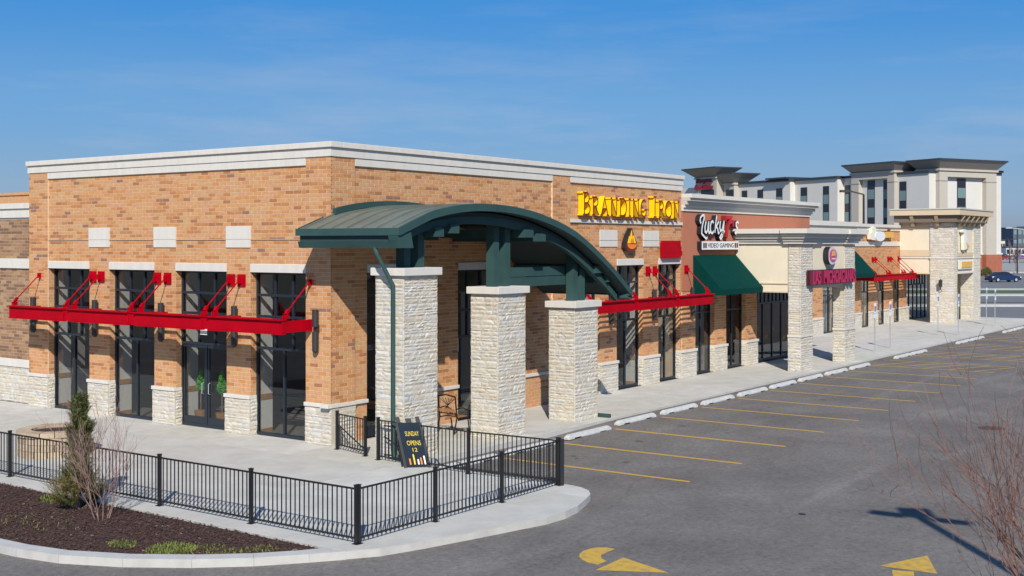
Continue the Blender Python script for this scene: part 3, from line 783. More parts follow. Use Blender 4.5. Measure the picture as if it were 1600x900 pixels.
for x, zc in ((-.22, 4.63), (.31, 4.63), (3.46, 4.06), (3.98, 4.06), (7.40, 3.53), (7.80, 3.53)):
    m = MB(); m.box(x, x+.23, -2.66, -2.40, zc, arcz(x+.1) - .15); m.build('post', tealm, ec)
for x, wx, z in ((.50, .34, arcz(.50)-.46), (1.12, .34, arcz(1.12)-.46), (4.35, .42, arcz(4.45)-.46), (4.95, .42, arcz(5.02)-.46), (8.05, .60, 4.55), (8.72, .42, 4.27)):
    m = MB(); m.box(x, x+wx, -3.05, -.06, z-.22, z+.0); m.build('purlin', tealm, ec)
for x0_, x1_, z in ((-.05, 3.9, 5.45), (4.2, 8.75, 4.42), (4.6, 9.2, 4.14)):
    for y in ((-2.35,) if z < 5 else (-.4,)):
        m = MB(); m.box(x0_, x1_, y, y+.14, z-.14, z+.12); m.build('tie_beam', tealm, ec)
for xa, za_, xb, zb_ in ((4.3, 4.1, 5.2, 3.95), (8.0, 3.55, 8.35, 3.95)):
    m = MB(); m.bar((xa, -2.28, za_), (xb, -2.28, zb_), .12, .14); m.build('brace', tealm, ec)
# downspouts
m = MB(); m.tube([(-1.05,-2.45,5.12),(-1.02,-2.5,4.95),(-.63,-2.66,4.20),(-.63,-2.66,.22),(-.64,-2.72,.10),(-.66,-3.35,.07)], .055, 8); m.build('downspout', tealm, ec, smooth=True)
m = MB(); m.box(8.42, 8.50, -1.98, -1.90, 0, 3.6); m.bar((8.46,-1.94,.06), (8.52,-3.25,.06), .10, .10); m.build('downspout', tealm, ec)

# ------------------------------------------------------------------ red steel awnings
def red_awning(F, segs, plates, label, n1=1.10, nl=5):
    u0 = segs[0][0]; u1 = segs[-1][1]; mid = F.p((u0+u1)/2, n1/2, 0)
    t = thing('red_awning', (mid.x, mid.y, 2.9), label, 'awning', 'red steel awnings over the shop windows')
    for i, (a, b) in enumerate(segs):
        q = MB(); F.box(q, a, b, n1-.06, n1, 2.93, 3.25); F.box(q, a-.02, b+.02, n1-.14, n1+.075, 3.251, 3.29); F.box(q, a, b, n1-.12, n1+.02, 2.895, 2.929)
        q.build('fascia', redm, t)
        if i < len(segs) - 1:
            q = MB(); F.box(q, b, segs[i+1][0], n1-.11, n1-.03, 2.92, 3.25); F.box(q, b+.021, segs[i+1][0]-.021, n1-.2, n1+.01, 3.25, 3.27); q.build('joint_plate', redm, t)
        for e in (a, b-.05):
            q = MB(); F.box(q, e, e+.05, .0, n1-.061, 2.94, 3.24); q.build('side_beam', redm, t)
        for k in range(nl):
            nn = .14 + k * (.80 / nl)
            q = MB(); q.add([F.p(a+.05,nn,3.02), F.p(b-.05,nn,3.02), F.p(b-.05,nn+.075,3.17), F.p(a+.05,nn+.075,3.17), F.p(a+.05,nn+.015,3.01), F.p(b-.05,nn+.015,3.01), F.p(b-.05,nn+.09,3.16), F.p(a+.05,nn+.09,3.16)], [(0,1,2,3),(7,6,5,4),(0,4,5,1),(1,5,6,2),(2,6,7,3),(3,7,4,0)])
            q.build('louvre', redm, t)
    for u in plates:
        q = MB(); F.box(q, u-.15, u+.15, 0, .035, 4.04, 4.37); F.box(q, u-.02, u+.02, .035, .16, 4.12, 4.28); pl = q.build('wall_plate', redm, t)
        q = MB(); q.tube([F.p(u, .12, 4.20), F.p(u, n1-.17, 3.44)], .018, 6); q.build('tie_rod', redm, pl)
        q = MB(); q.bar(F.p(u, n1-.24, 3.52), F.p(u, n1-.15, 3.40), .09, .07); F.box(q, u-.055, u-.035, n1-.22, n1-.08, 3.295, 3.40); F.box(q, u+.035, u+.055, n1-.22, n1-.08, 3.295, 3.40); F.box(q, u-.034, u+.034, n1-.18, n1-.12, 3.30, 3.39); q.build('rod_bracket', redm, pl)
    return t
red_awning(FL, [(.62, 3.42), (3.70, 6.50), (6.82, 9.60), (9.88, 12.68)], [.66, 3.34, 3.76, 6.45, 6.90, 9.55, 9.95, 12.62], 'longest red steel awning with tie rods over the four corner windows', nl=3)
red_awning(FRt, [(11.0, 13.65), (13.98, 16.72), (17.02, 19.80)], [11.1, 13.6, 14.05, 16.62, 17.15, 19.66], 'red steel awning between the green entrance canopy and the green fabric awning')
# wall lamps: black up and down lights on the brick piers
def updown(F, u, label):
    p = F.p(u, .13, 2.4); t = thing('wall_lamp', tuple(p), label, 'wall lamp', 'black cylinder wall lamps on the restaurant')
    q = MB(); q.tube([F.p(u,.14,3.06), F.p(u,.14,3.50)], .085, 12); q.build('upper_shade', lampm, t)
    q = MB(); q.tube([F.p(u,.14,2.44), F.p(u,.14,2.93)], .085, 12); q.tube([F.p(u,.14,2.38), F.p(u,.14,2.44)], [.05,.085], 12); q.build('lower_shade', lampm, t)
    q = MB(); F.box(q, u-.05, u+.05, 0, .12, 2.9, 3.1); q.build('mount', lampm, t)
updown(FL, .42, 'black cylinder wall lamp on the brick corner right of the long red awning')
updown(FL, 3.50, 'black cylinder wall lamp on the pier between the corner window and the doors')
updown(FL, 6.60, 'black cylinder wall lamp on the pier left of the glass doors')
updown(FL, 9.70, 'black cylinder wall lamp on the pier between the two leftmost windows')
updown(FL, 12.90, 'black cylinder wall lamp on the leftmost brick pier')
updown(FRt, 13.80, 'black cylinder wall lamp beside the third stone column, below the right red awning')
updown(FRt, 16.90, 'black cylinder wall lamp between the two narrow windows under the right red awning')
updown(FRt, 20.0, 'black cylinder wall lamp below the right end of the red awning by the shop door')

# ------------------------------------------------------------------ orange stucco shop
random.seed(8)
os_ = thing('stucco_shop_building', (19.33, 0, 0), 'orange stucco shop with stepped grey cornice and brick piers below', 'building')
OW = [(20.51, 22.20), (23.29, 25.20), (26.34, 31.6)]
m = MB(); frect(FRt, 19.38, 32.3, 3.35, 6.47, [], -.3, .012, m); m.build('stucco_wall', stucco, os_)
m = MB(); frect(FRt, 19.38, 32.3, 0, 3.34, [(a, b, -1, 3.25) for a, b in OW], -.3, -.014, m); ow = m.build('lower_wall', mortar, os_)
l3 = bricks(FRt, 19.38, 32.3, 1.08, 3.34, [(a, b, -1, 3.25) for a, b in OW])
for a, b in OW: l3 += bricks(Fr((b, 0, 0), (0,1,0), (-1,0,0)), 0, .2, 1.08, 3.25, (), face=.005)
put_bricks(l3, ow, bricks_mats, 0)
SB3 = []
for a, b in ((19.40, 20.51), (22.20, 23.29), (25.20, 26.34), (31.6, 32.3)):
    m = MB(); FRt.box(m, a, b+.02, -.2, .03, 0, .98); q_ = m.build('pier_base', smortar, os_)
    m = MB(); FRt.box(m, a-.02, b+.03, -.2, .08, .98, 1.08); m.build('pier_cap', cast, os_)
    for s_ in stones(FRt, a, b+.02, 0, .98, .03): SB3.append((s_, q_))
    if a > 20:
        for s_ in stones(Fr((a, 0, 0), (0,1,0), (-1,0,0)), -.02, .2, 0, .98, .02, ls=(.2,.3)): SB3.append((s_, q_))
put_stones(SB3, None, 40, os_)
window(FRt, 20.51, 22.20, 0, 3.25, os_, top_cols=2, bars=(2.45,), low_cols=2)
window(FRt, 23.29, 25.20, 0, 3.25, os_, top_cols=2, bars=(2.45,), low_cols=2)
window(FRt, 26.34, 31.6, 0, 3.25, os_, top_cols=12, bars=(2.58,), low_cols=5, fw=.08)
for (a, b, n_, z0, z1, mm) in ((19.34, 32.36, .06, 6.474, 6.60, palecor), (19.34, 32.40, .12, 6.604, 6.72, palecor), (19.34, 32.48, .22, 6.724, 6.86, greycor), (19.34, 32.58, .34, 6.864, 6.98, greycor), (19.34, 32.64, .42, 6.984, 7.14, palecor)):
    m = MB(); FRt.box(m, a, b, -.35, n_, z0, z1); m.build('cornice', mm, os_)
m = MB(); m.box(19.6, 32.29, .31, 12, 6.3, 6.4); m.build('roof', MATS['roof_membrane'], os_)
m = MB(); m.box(31.99, 32.3, .31, 12, 0, 6.45); m.build('side_wall', stucco, os_)
m = MB(); m.box(19.6, 31.9, .31, 12, -.1, .002); m.build('floor', innerf, os_)
m = MB(); m.box(19.6, 31.9, .31, 12, 3.5, 3.6); m.build('ceiling', blackbox, os_)
m = MB(); m.box(19.6, 31.9, 7, 7.1, 0, 3.5); m.box(22.6, 22.7, .4, 7, 0, 3.5); m.build('partition', inner, os_)

t = thing('potted_plant', (21.35, .95, 0), 'green and yellow leafy plant inside the first narrow window past the red awning', 'plant')
q = MB(); q.tube([(21.35,.95,0),(21.35,.95,.35)], [.14,.18], 12); q.build('pot', wood, t)
q = MB()
for _ in range(260):
    c_ = Vector((21.35 + random.gauss(0,.18), .95 + random.gauss(0,.14), random.uniform(.4,1.7))); d1 = Vector((random.uniform(-1,1),random.uniform(-1,1),random.uniform(-.6,1))).normalized()*.09; d2 = d1.cross(Vector((random.random(),random.random(),1))).normalized()*.035
    q.add([c_-d1, c_+d2, c_+d1, c_-d2], [(0,1,2,3)], random.randrange(2))
q.build('foliage', [mat('leaf_green', (.09,.20,.03), .5), mat('leaf_yellow', (.40,.38,.04), .5)], t, kind='stuff')
def awning(label, u0, u1, Y, z1=4.75, z0=3.42, zv=3.2, n=1.25):
    F = Fr((0, Y, 0), (1,0,0), (0,-1,0)); p = F.p((u0+u1)/2, n/2, zv)
    t = thing('fabric_awning', tuple(p), label, 'awning', 'green fabric awnings')
    q = MB(); N_ = 10
    vs = []
    for i in range(N_+1):
        u = u0 + (u1-u0)*i/N_
        for j in range(7):
            s_ = j/6; sag = -.018*math.sin(math.pi*s_)*(1 if i % 2 else .2)
            vs.append(F.p(u, .02 + (n-.02)*s_, z1 + (z0-z1)*s_ + sag))
    fs = [(i*7+j, (i+1)*7+j, (i+1)*7+j+1, i*7+j+1) for i in range(N_) for j in range(6)]
    q.add(vs, fs); q.build('canopy_cloth', awnm, t)
    q = MB(); vs = []
    for i in range(25):
        u = u0 + (u1-u0)*i/24; vs += [F.p(u, n, z0), F.p(u, n + .01*math.sin(i*1.3), zv)]
    q.add(vs, [(2*i, 2*i+2, 2*i+3, 2*i+1) for i in range(24)]); q.build('valance', awnm, t)
    for u in (u0, u1):
        q = MB(); q.add([F.p(u,.02,z1), F.p(u,n,z0), F.p(u,n,zv), F.p(u,.02,zv)], [(0,1,2,3)]); q.build('side_panel', awnm, t)
    q = MB()
    for u in (u0+.03, (u0+u1)/2, u1-.03): q.tube([F.p(u,.03,zv+.05), F.p(u,n-.03,zv+.05), F.p(u,n-.03,z0-.05), F.p(u,.03,z1-.06)], .015, 5)
    q.build('awning_frame', galv, t, kind='stuff')
awning('larger green fabric awning under the cursive sign on the orange stucco shop', 20.25, 25.25, 0)

# ------------------------------------------------------------------ portico with two stone pillars
po = thing('portico', (27.2, -1.5, 0), 'cream stucco portico with stepped grey cornice on two stone pillars', 'portico')
PX = [(24.10, 25.40), (29.10, 30.40)]
SB4 = []
for a, b in PX:
    m = MB(); m.box(a+.03, b-.03, -2.90+.03, -2.38, 0, 5.18); pc = m.build('pillar', smortar, po)
    for F, L_ in ((Fr((a+.03, -2.90, 0), (0,1,0), (-1,0,0)), .55), (Fr((a, -2.87, 0), (1,0,0), (0,-1,0)), 1.30), (Fr((b-.03, -2.90, 0), (0,1,0), (1,0,0)), .55), (Fr((a, -2.38, 0), (1,0,0), (0,1,0)), 1.30)):
        for s_ in stones(F, 0, L_, 0, 1.40, .02, ls=(.2,.5)): SB4.append((s_, pc))
        for s_ in stones(F, 0, L_, 1.52, 5.18, 0, ls=(.2,.5)): SB4.append((s_, pc))
    m = MB(); m.box(a-.035, b+.035, -2.935, -2.345, 1.40, 1.50); m.build('pillar_band', cast, pc)
put_stones(SB4, None, 220, po)
m = MB(); m.box(24.14, 24.40, -2.33, -.02, 3.25, 5.19); m.build('side_header', cream, po)
m = MB(); m.box(24.10, 24.42, -2.335, -.02, 3.55, 3.60); m.box(24.11, 24.42, -2.335, -.02, 3.2, 3.248); m.build('header_trim', tanm, po)
m = MB(); m.box(25.37, 29.13, -2.84, -2.5, 3.35, 5.19); m.build('front_header', cream, po)
m = MB(); m.box(30.1, 30.36, -2.33, -.02, 3.25, 5.19); m.build('side_header', cream, po)
m = MB(); m.box(24.42, 30.08, -2.4, -.02, 3.5, 3.6); m.build('ceiling', cream, po)
for (n_, z0, z1, mm) in ((.07, 5.20, 5.30, palecor), (.13, 5.304, 5.42, greycor), (.22, 5.424, 5.52, palecor), (.30, 5.524, 5.62, greycor), (.40, 5.624, 5.82, palecor)):
    m = MB(); m.box(24.12-n_, 30.38+n_, -2.86-n_, -.02, z0, z1)
    for a, b in PX: m.box(a-n_-.06, b+n_+.06, -2.95-n_, -2.2, z0+.003, z1-.003)
    m.build('cornice', mm, po)
def lantern(x, y, z, d, label, group='black lantern wall lamps on stone pillars'):
    t = thing('lantern', (x, y, z), label, 'wall lantern', group); D = Vector((d[0], d[1], 0))
    c = Vector((x, y, z)) + D * .2
    q = MB(); q.box(c.x-.09, c.x+.09, c.y-.09, c.y+.09, z-.22, z+.16); q.build('lantern_body', lampm, t)
    q = MB(); q.add([(c.x-.13,c.y-.13,z+.165),(c.x+.13,c.y-.13,z+.165),(c.x+.13,c.y+.13,z+.165),(c.x-.13,c.y+.13,z+.165),(c.x,c.y,z+.30)], [(0,3,2,1),(0,1,4),(1,2,4),(2,3,4),(3,0,4)]); q.build('lantern_cap', lampm, t)
    q = MB(); q.tube([Vector((x,y,z-.5)), c+Vector((0,0,-.4)), c+Vector((0,0,-.22))], .02, 6); q.bar(Vector((x,y,z+.05)), c+Vector((0,0,.05)), .03, .05); q.build('bracket', lampm, t)
lantern(25.43, -2.62, 2.55, (1, 0), 'black lantern on the inner side of the first portico pillar')
lantern(30.43, -2.62, 2.60, (1, 0), 'black lantern on the right side of the second portico pillar')

# ------------------------------------------------------------------ recessed far shops
random.seed(9)
YF = 4.1; FF = Fr((0, YF, 0), (1,0,0), (0,-1,0))
fs_ = thing('far_brick_shop_building', (32.4, YF, 0), 'recessed brick shop with white bands between the portico and the stone tower', 'building')
FW_ = [(36.5, 39.0), (40.5, 42.8), (44.67, 46.5), (51.07, 52.35), (54.16, 55.27), (57.19, 58.31)]
m = MB(); frect(FF, 32.31, 49.6, 3.35, 6.05, [], -.3, .0, m); m.build('stucco_wall', stucco, fs_)
m = MB(); frect(FF, 32.31, 49.6, 0, 3.34, [(a, b, -1, 3.0) for a, b in FW_], -.3, -.014, m); wq = m.build('lower_wall', mortar, fs_)
put_bricks(bricks(FF, 32.31, 49.6, 1.0, 3.34, [(a, b, -1, 3.0) for a, b in FW_]), wq, bricks_mats, 0)
m = MB(); FF.box(m, 32.31, 49.6, -.3, .20, 6.054, 6.25); FF.box(m, 32.31, 49.72, -.3, .32, 6.254, 6.52); m.build('cornice', palecor, fs_)
m = MB(); frect(FF, 49.62, 60, 0, 6.04, [(a, b, -1, 3.0) for a, b in FW_], -.3, -.014, m); wq = m.build('wall', mortar, fs_)
lst = bricks(FF, 49.62, 60, .95, 6.04, [(a, b, -1, 3.0) for a, b in FW_] + [(40, 70, 5.05, 5.34)], ws=[30, 30, 14, 20, 6, 4, 2])
put_bricks(lst, wq, bricks_mats, 0)
m = MB(); FF.box(m, 49.62, 60, -.014, .05, 5.05, 5.34); m.build('band', cast, fs_)
m = MB(); FF.box(m, 49.6, 60, -.3, .06, 6.044, 6.26); FF.box(m, 49.58, 60, -.3, .16, 6.264, 6.45); m.build('cornice', cast, fs_)
SB5 = []
xs2 = [32.31, 36.5, 39.0, 40.5, 42.8, 44.67, 46.5, 51.07, 52.35, 54.16, 55.27, 57.19, 58.31, 60.4]
for k in range(0, len(xs2) - 1, 2):
    a, b = xs2[k], xs2[k+1]
    m = MB(); FF.box(m, a, b, -.2, .02, 0, .86); q_ = m.build('pier_base', smortar, fs_)
    m = MB(); FF.box(m, a-.02, b+.02, -.2, .07, .86, .94); m.build('pier_cap', cast, fs_)
    for s_ in stones(FF, a, b, 0, .86, .02): SB5.append((s_, q_))
put_stones(SB5, None, 0, fs_)
for a, b in FW_: window(FF, a, b, 0, 3.0, fs_, top_cols=2, bars=(2.2,), low_cols=1 if b - a < 1.5 else 2, n=-.06)
m = MB(); m.box(32.4, 60, 4.42, 12, -.1, .002); m.build('floor', innerf, fs_)
m = MB(); m.box(32.4, 60, 4.42, 12, 3.5, 3.6); m.build('ceiling', blackbox, fs_)
m = MB(); m.box(32.4, 58.5, 4.5, 4.53, 0, 2.4); m.build('partition', mat('pale_blinds', (.45,.45,.42), .9), fs_)
m = MB(); m.box(32.4, 60, 4.42, 12, 5.9, 6.0); m.build('roof', MATS['roof_membrane'], fs_)
awning('smaller green fabric awning half hidden behind the portico', 46.6, 50.0, YF)
red_awning(FF, [(50.15, 53.2), (53.45, 56.3), (56.55, 59.1)], [50.95, 53.1, 53.6, 56.1, 56.6, 58.2], 'farthest red steel awning on the recessed brick shop beside the tower')

# ------------------------------------------------------------------ end tower
tw = thing('stone_tower_building', (61.5, 3, 0), 'cream and stone end tower with bracketed flat overhanging roof', 'building')
TX0, TX1, TY0, TY1 = 58.30, 64.80, .50, 9.0
SB6 = []
for nm, (a, b, c, d), zt in (('corner_pier', (58.30, 59.10, .50, 2.05), 6.6), ('right_pier', (63.10, 64.80, .50, 1.4), 6.6)):
    m = MB(); m.box(a+.02, b-.02, c+.02, d-.02, 0, zt); q_ = m.build(nm, smortar, tw)
    for F, L_ in ((Fr((a+.02, c, 0), (0,1,0), (-1,0,0)), d-c), (Fr((a, c+.02, 0), (1,0,0), (0,-1,0)), b-a), (Fr((b-.02, c, 0), (0,1,0), (1,0,0)), d-c)):
        for s_ in stones(F, 0, L_, 0, 4.22, .0, hs_=(.12,.16,.22)): SB6.append((s_, q_))
        for s_ in stones(F, 0, L_, 4.36, zt, .0, hs_=(.12,.16,.22)): SB6.append((s_, q_))
    m = MB(); m.box(a-.03, b+.03, c-.03, d+.03, 4.23, 4.35); m.build('stone_band', cast, q_)
put_stones(SB6, None, 60, tw)
FT = Fr((58.40, 0, 0), (0,1,0), (-1,0,0)); FT2 = Fr((0, .60, 0), (1,0,0), (0,-1,0))
m = MB(); FT.box(m, 2.03, 4.08, -.3, 0, 3.22, 6.75); m.build('side_wall', cream, tw)
m = MB(); FT.box(m, 2.055, 4.06, -.02, .05, 4.37, 4.80); FT.box(m, 2.055, 4.06, -.02, .05, 6.25, 6.5); FT.box(m, 2.055, 4.06, -.02, .04, 3.2, 3.3); m.build('side_band', tanm, tw)
m = MB(); FT.box(m, 2.055, 4.06, -.02, .06, 4.235, 4.345); m.build('stone_course', cast, tw)
m = MB(); FT2.box(m, 59.08, 63.12, -.3, 0, 3.3, 6.75); m.build('front_wall', cream, tw)
m = MB(); FT2.box(m, 59.12, 63.08, -.02, .05, 4.37, 4.62); FT2.box(m, 59.12, 63.08, -.02, .05, 6.3, 6.5); m.build('front_band', tanm, tw)
m = MB(); FT2.box(m, 59.12, 63.08, -.02, .06, 4.235, 4.345); FT2.box(m, 59.12, 63.08, -.3, .07, 3.22, 3.297); m.build('stone_course', cast, tw)
m = MB(); m.box(64.4, 64.75, 1.42, 4.08, 0, 6.7); m.build('right_wall', cream, tw)
m = MB(); m.box(58.75, 64.38, 4.0, 4.05, 3.3, 6.9); m.build('rear_wall', cream, tw)
window(FF, 60.62, 64.38, 0, 3.1, tw, top_cols=6, bars=(2.4,), low_cols=4, n=-.1)
m = MB(); m.box(58.6, 64.4, 5.5, 5.6, 0, 3.3); m.build('back_wall', inner, tw)
m = MB(); m.box(58.8, 64.3, .95, 3.98, 3.4, 3.5); m.build('ceiling', cream, tw)
m = MB(); m.prism([(57.65,-.05,7.08),(66.0,-.05,7.08),(66.0,4.5,7.08),(57.65,4.5,7.08)], (0,0,.36)); m.build('roof', tanm, tw)
m = MB(); m.box(57.60,66.05,-.10,4.55,7.444,7.52); m.build('roof_edge', greycor, tw)
m = MB(); m.box(57.9,65.4,.2,4.3,6.62,7.075); m.build('soffit', mat('shaded_brown_soffit', (.17,.13,.10), .8), tw)  # shade under the overhang is put into this dark brown
brm = mat('bracket_wood', (.42,.33,.20), .8)
for y in (1.4, 3.0):
    m = MB(); m.prism([(57.75,y,7.07),(58.28,y,7.07),(58.28,y,6.35),(58.12,y,6.35),(57.75,y,6.95)], (0,.22,0)); m.build('bracket', brm, tw)
for x in (58.9, 60.1, 61.3, 62.5, 63.7, 64.8):
    m = MB(); m.prism([(x,.0,7.07),(x,.48,7.07),(x,.48,6.4),(x,.36,6.4),(x,.0,6.95)], (.2,0,0)); m.build('bracket', brm, tw)
lantern(58.28, 1.3, 2.6, (-1, 0), 'black lantern on the left face of the tower corner pier')
lantern(64.83, .9, 2.6, (1, 0), 'black lantern on the right edge of the end tower')

# ------------------------------------------------------------------ signs
def ribbon(F, pts, wd, n0, n1, mats, name, parent, closed=False):
    """a stroke of constant width, extruded from n0 to n1; face material 0, sides material 1"""
    P = [Vector((a, b)) for a, b in pts]; n_ = len(P); Lf = []; Rt = []
    for i in range(n_):
        a = P[(i-1) % n_] if (closed or i > 0) else None; b = P[(i+1) % n_] if (closed or i < n_-1) else None
        d1 = (P[i]-a).normalized() if a is not None else None; d2 = (b-P[i]).normalized() if b is not None else None
        if d1 is None: d1 = d2
        if d2 is None: d2 = d1
        t = (d1+d2)
        t = t.normalized() if t.length > .3 else d2
        nn = Vector((-t.y, t.x)); k = 1 / max(.55, nn.dot(Vector((-d1.y, d1.x))))
        Lf.append(P[i] + nn*wd/2*k); Rt.append(P[i] - nn*wd/2*k)
    mb = MB(); m_ = n_ if closed else n_-1
    for i in range(m_):
        j = (i+1) % n_
        q = [Lf[i], Lf[j], Rt[j], Rt[i]]
        mb.add([F.p(p.x, n1, p.y) for p in q], [(0,1,2,3)], 0)
        mb.add([F.p(Lf[i].x,n0,Lf[i].y), F.p(Lf[j].x,n0,Lf[j].y), F.p(Lf[j].x,n1,Lf[j].y), F.p(Lf[i].x,n1,Lf[i].y)], [(0,1,2,3)], 1)
        mb.add([F.p(Rt[i].x,n0,Rt[i].y), F.p(Rt[j].x,n0,Rt[j].y), F.p(Rt[j].x,n1,Rt[j].y), F.p(Rt[i].x,n1,Rt[i].y)], [(3,2,1,0)], 1)
    if not closed:
        for i in (0, n_-1):
            mb.add([F.p(Lf[i].x,n0,Lf[i].y), F.p(Rt[i].x,n0,Rt[i].y), F.p(Rt[i].x,n1,Rt[i].y), F.p(Lf[i].x,n1,Lf[i].y)], [(0,1,2,3)], 1)
    return mb
def arc_(cx, cy, rx, ry, a0, a1, n=9):
    return [(cx + rx*math.cos(R(a0+(a1-a0)*i/n)), cy + ry*math.sin(R(a0+(a1-a0)*i/n))) for i in range(n+1)]
SER = .09
GL = {
 'B': [[(.22,0),(.22,1)], [(0,1),(.5,1)]+arc_(.5,.76,.36,.24,90,-90,7)+[(.22,.52)], [(.22,.52),(.5,.52)]+arc_(.52,.26,.46,.26,90,-90,7)+[(0,0)]],
 'R': [[(.2,0),(.2,1)], [(0,1),(.5,1)]+arc_(.5,.74,.38,.26,90,-90,7)+[(.2,.48)], [(.45,.48),(1,0)], [(0,0),(.42,0)]],
 'A': [[(.1,0),(.5,1),(.9,0)], [(.27,.36),(.74,.36)], [(-.05,0),(.28,0)], [(.72,0),(1.05,0)]],
 'N': [[(.15,0),(.15,1)], [(.0,1),(.15,1),(.85,0)], [(.85,0),(.85,1)], [(.68,1),(1.02,1)], [(0,0),(.32,0)]],
 'D': [[(.18,0),(.18,1)], [(0,1),(.45,1)]+arc_(.45,.5,.52,.5,90,-90,10)+[(0,0)]],
 'I': [[(.5,0),(.5,1)], [(.1,1),(.9,1)], [(.1,0),(.9,0)]],
 'G': [arc_(.5,.5,.5,.5,50,310,12)+[(.86,.40)], [(.55,.42),(1.02,.42)]],
 'O': [arc_(.5,.5,.5,.5,0,360,16)],
}
t = thing('channel_letter_sign', (15.2, -.02, 6.1), 'yellow raised letters reading Branding Iron high on the brick wall', 'sign')
zb = 6.19
for i, (ch, a, b, big) in enumerate([('B',11.78,12.24,1),('R',12.36,12.80,0),('A',12.92,13.46,0),('N',13.58,14.06,0),('D',14.18,14.70,0),('I',14.80,15.02,0),('N',15.12,15.60,0),('G',15.72,16.16,0),
                              ('I',16.62,16.92,1),('R',17.04,17.46,0),('O',17.58,18.08,0),('N',18.20,18.68,0)]):
    h = .74 if big else .60; mbs = MB(); mbs.v = []
    for k, st in enumerate(GL[ch]):
        pts = [(a + (b-a)*x, zb + h*y) for x, y in st]
        q = ribbon(FRt, pts, .068 if k == 0 else .060, .012, .235 + .0025*k, None, '', None)
        off = len(mbs.v); mbs.v += q.v; mbs.f += [tuple(x_+off for x_ in f) for f in q.f]; mbs.m += q.m
    o = mbs.build('letter', [signred, yellowm], t); 
def poly_sign(F, pts, n0, n1, face, side, name, parent):
    q = MB(); q.prism([F.p(a, n0, b) for a, b in pts], F.N * (n1-n0), 0, 1); return q.build(name, [face, side], parent)
def text(F, body, u0, u1, z0, z1, n0, n1, face, side, parent, name='lettering', d=1, shear=0.0, bold=0.0):
    cu = bpy.data.curves.new('t', 'FONT'); cu.body = body; cu.size = 1; cu.extrude = .5; cu.shear = shear; cu.offset = bold; cu.resolution_u = 3
    ob = bpy.data.objects.new('t', cu); C.objects.link(ob)
    dg = bpy.context.evaluated_depsgraph_get(); me = bpy.data.meshes.new_from_object(ob.evaluated_get(dg))
    bpy.data.objects.remove(ob)
    vs = [v.co.copy() for v in me.vertices]; xa = min(v.x for v in vs); xb = max(v.x for v in vs); ya = min(v.y for v in vs); yb = max(v.y for v in vs)
    mb = MB(); o_ = ORG[parent.name]
    mb.v = [tuple(F.p(u0 + (v.x-xa)/(xb-xa)*(u1-u0), n0 + (v.z+.5)*(n1-n0), z0 + (v.y-ya)/(yb-ya)*(z1-z0))) for v in vs]
    for p in me.polygons:
        mb.f.append(tuple(p.vertices)); mb.m.append(0 if abs(p.normal.z) > .5 else 1)
    bpy.data.meshes.remove(me)
    return mb.build(name, [face, side], parent)
orangem = mat('flame_orange', (.85, .22, .02), .5)
t = thing('flame_sign', (15.1, -.02, 4.95), 'small flame emblem sign in a dark red bowl on the brick', 'sign')
poly_sign(FRt, [(15.12,5.76),(15.26,5.52),(15.36,5.40),(15.47,5.25),(15.47,5.04),(15.30,4.95),(14.85,4.95),(14.70,5.06),(14.73,5.25),(14.87,5.47),(15.0,5.62)], .012, .21, signred, darkret, 'backing', t)
poly_sign(FRt, [(14.80,5.22),(14.92,5.48),(14.96,5.38),(15.08,5.68),(15.14,5.42),(15.24,5.50),(15.38,5.22)], .2102, .225, yellowm, yellowm, 'flame', t)
poly_sign(FRt, [(14.95,5.22),(15.02,5.42),(15.09,5.34),(15.15,5.46),(15.24,5.22)], .2252, .235, orangem, orangem, 'inner_flame', t)
poly_sign(FRt, [(14.74,5.20)] + arc_(15.09,5.18,.33,.17,180,360,8), .2102, .23, orangem, signred, 'bowl', t)
t = thing('red_panel_sign', (18.2, -.02, 4.6), 'plain bright red raised panel sign over the lintel below the yellow letters', 'sign')
poly_sign(FRt, [(17.52,4.66),(18.95,4.66),(18.95,4.74),(19.06,4.74),(19.06,4.92),(18.98,4.92),(18.98,5.10),(18.93,5.10),(18.93,5.32),(17.52,5.32)], .06, .17, redm, redm, 'panel', t)
# the cursive sign on the orange shop
t = thing('cursive_sign', (22.2, -.02, 5.3), 'white cursive letters reading Lucky\'s with a red 7 shape on orange stucco', 'sign')
LK = {'L':[[(20.54,6.0),(20.46,6.11),(20.50,6.24),(20.66,6.33),(20.80,6.33),(20.82,6.22),(20.69,6.0),(20.62,5.80),(20.60,5.62),(20.66,5.57),(21.0,5.40),(21.10,5.47)]],
'u':[[(20.98,6.09),(20.88,5.84),(20.90,5.68),(21.0,5.64),(21.12,5.74),(21.21,6.1)],[(21.21,6.08),(21.18,5.76),(21.24,5.63),(21.36,5.69)]],
'c':[[(21.65,6.04),(21.57,6.11),(21.44,6.07),(21.37,5.93),(21.36,5.76),(21.44,5.64),(21.56,5.63),(21.66,5.72)]],
'k':[[(21.94,6.34),(21.83,5.97),(21.77,5.65)],[(22.11,6.11),(21.88,5.90),(22.02,5.80),(22.08,5.63),(22.18,5.66)]],
'y':[[(22.27,6.13),(22.22,5.86),(22.28,5.72),(22.44,5.77),(22.61,6.14)],[(22.61,6.12),(22.53,5.75),(22.43,5.49),(22.30,5.39),(22.22,5.46),(22.38,5.60),(22.66,5.73)]],
's':[[(23.98,6.05),(23.89,6.12),(23.76,6.07),(23.76,5.95),(23.90,5.82),(23.90,5.68),(23.76,5.60),(23.64,5.69)]]}
for ch, sts in LK.items():
    mbs = MB()
    for k, st in enumerate(sts):
        q = ribbon(FRt, st, .088, .013, .22 + .004*k, None, '', None)
        off = len(mbs.v); mbs.v += q.v; mbs.f += [tuple(x_+off for x_ in f) for f in q.f]; mbs.m += q.m
    mbs.build('letter', [whitem, darkret], t)
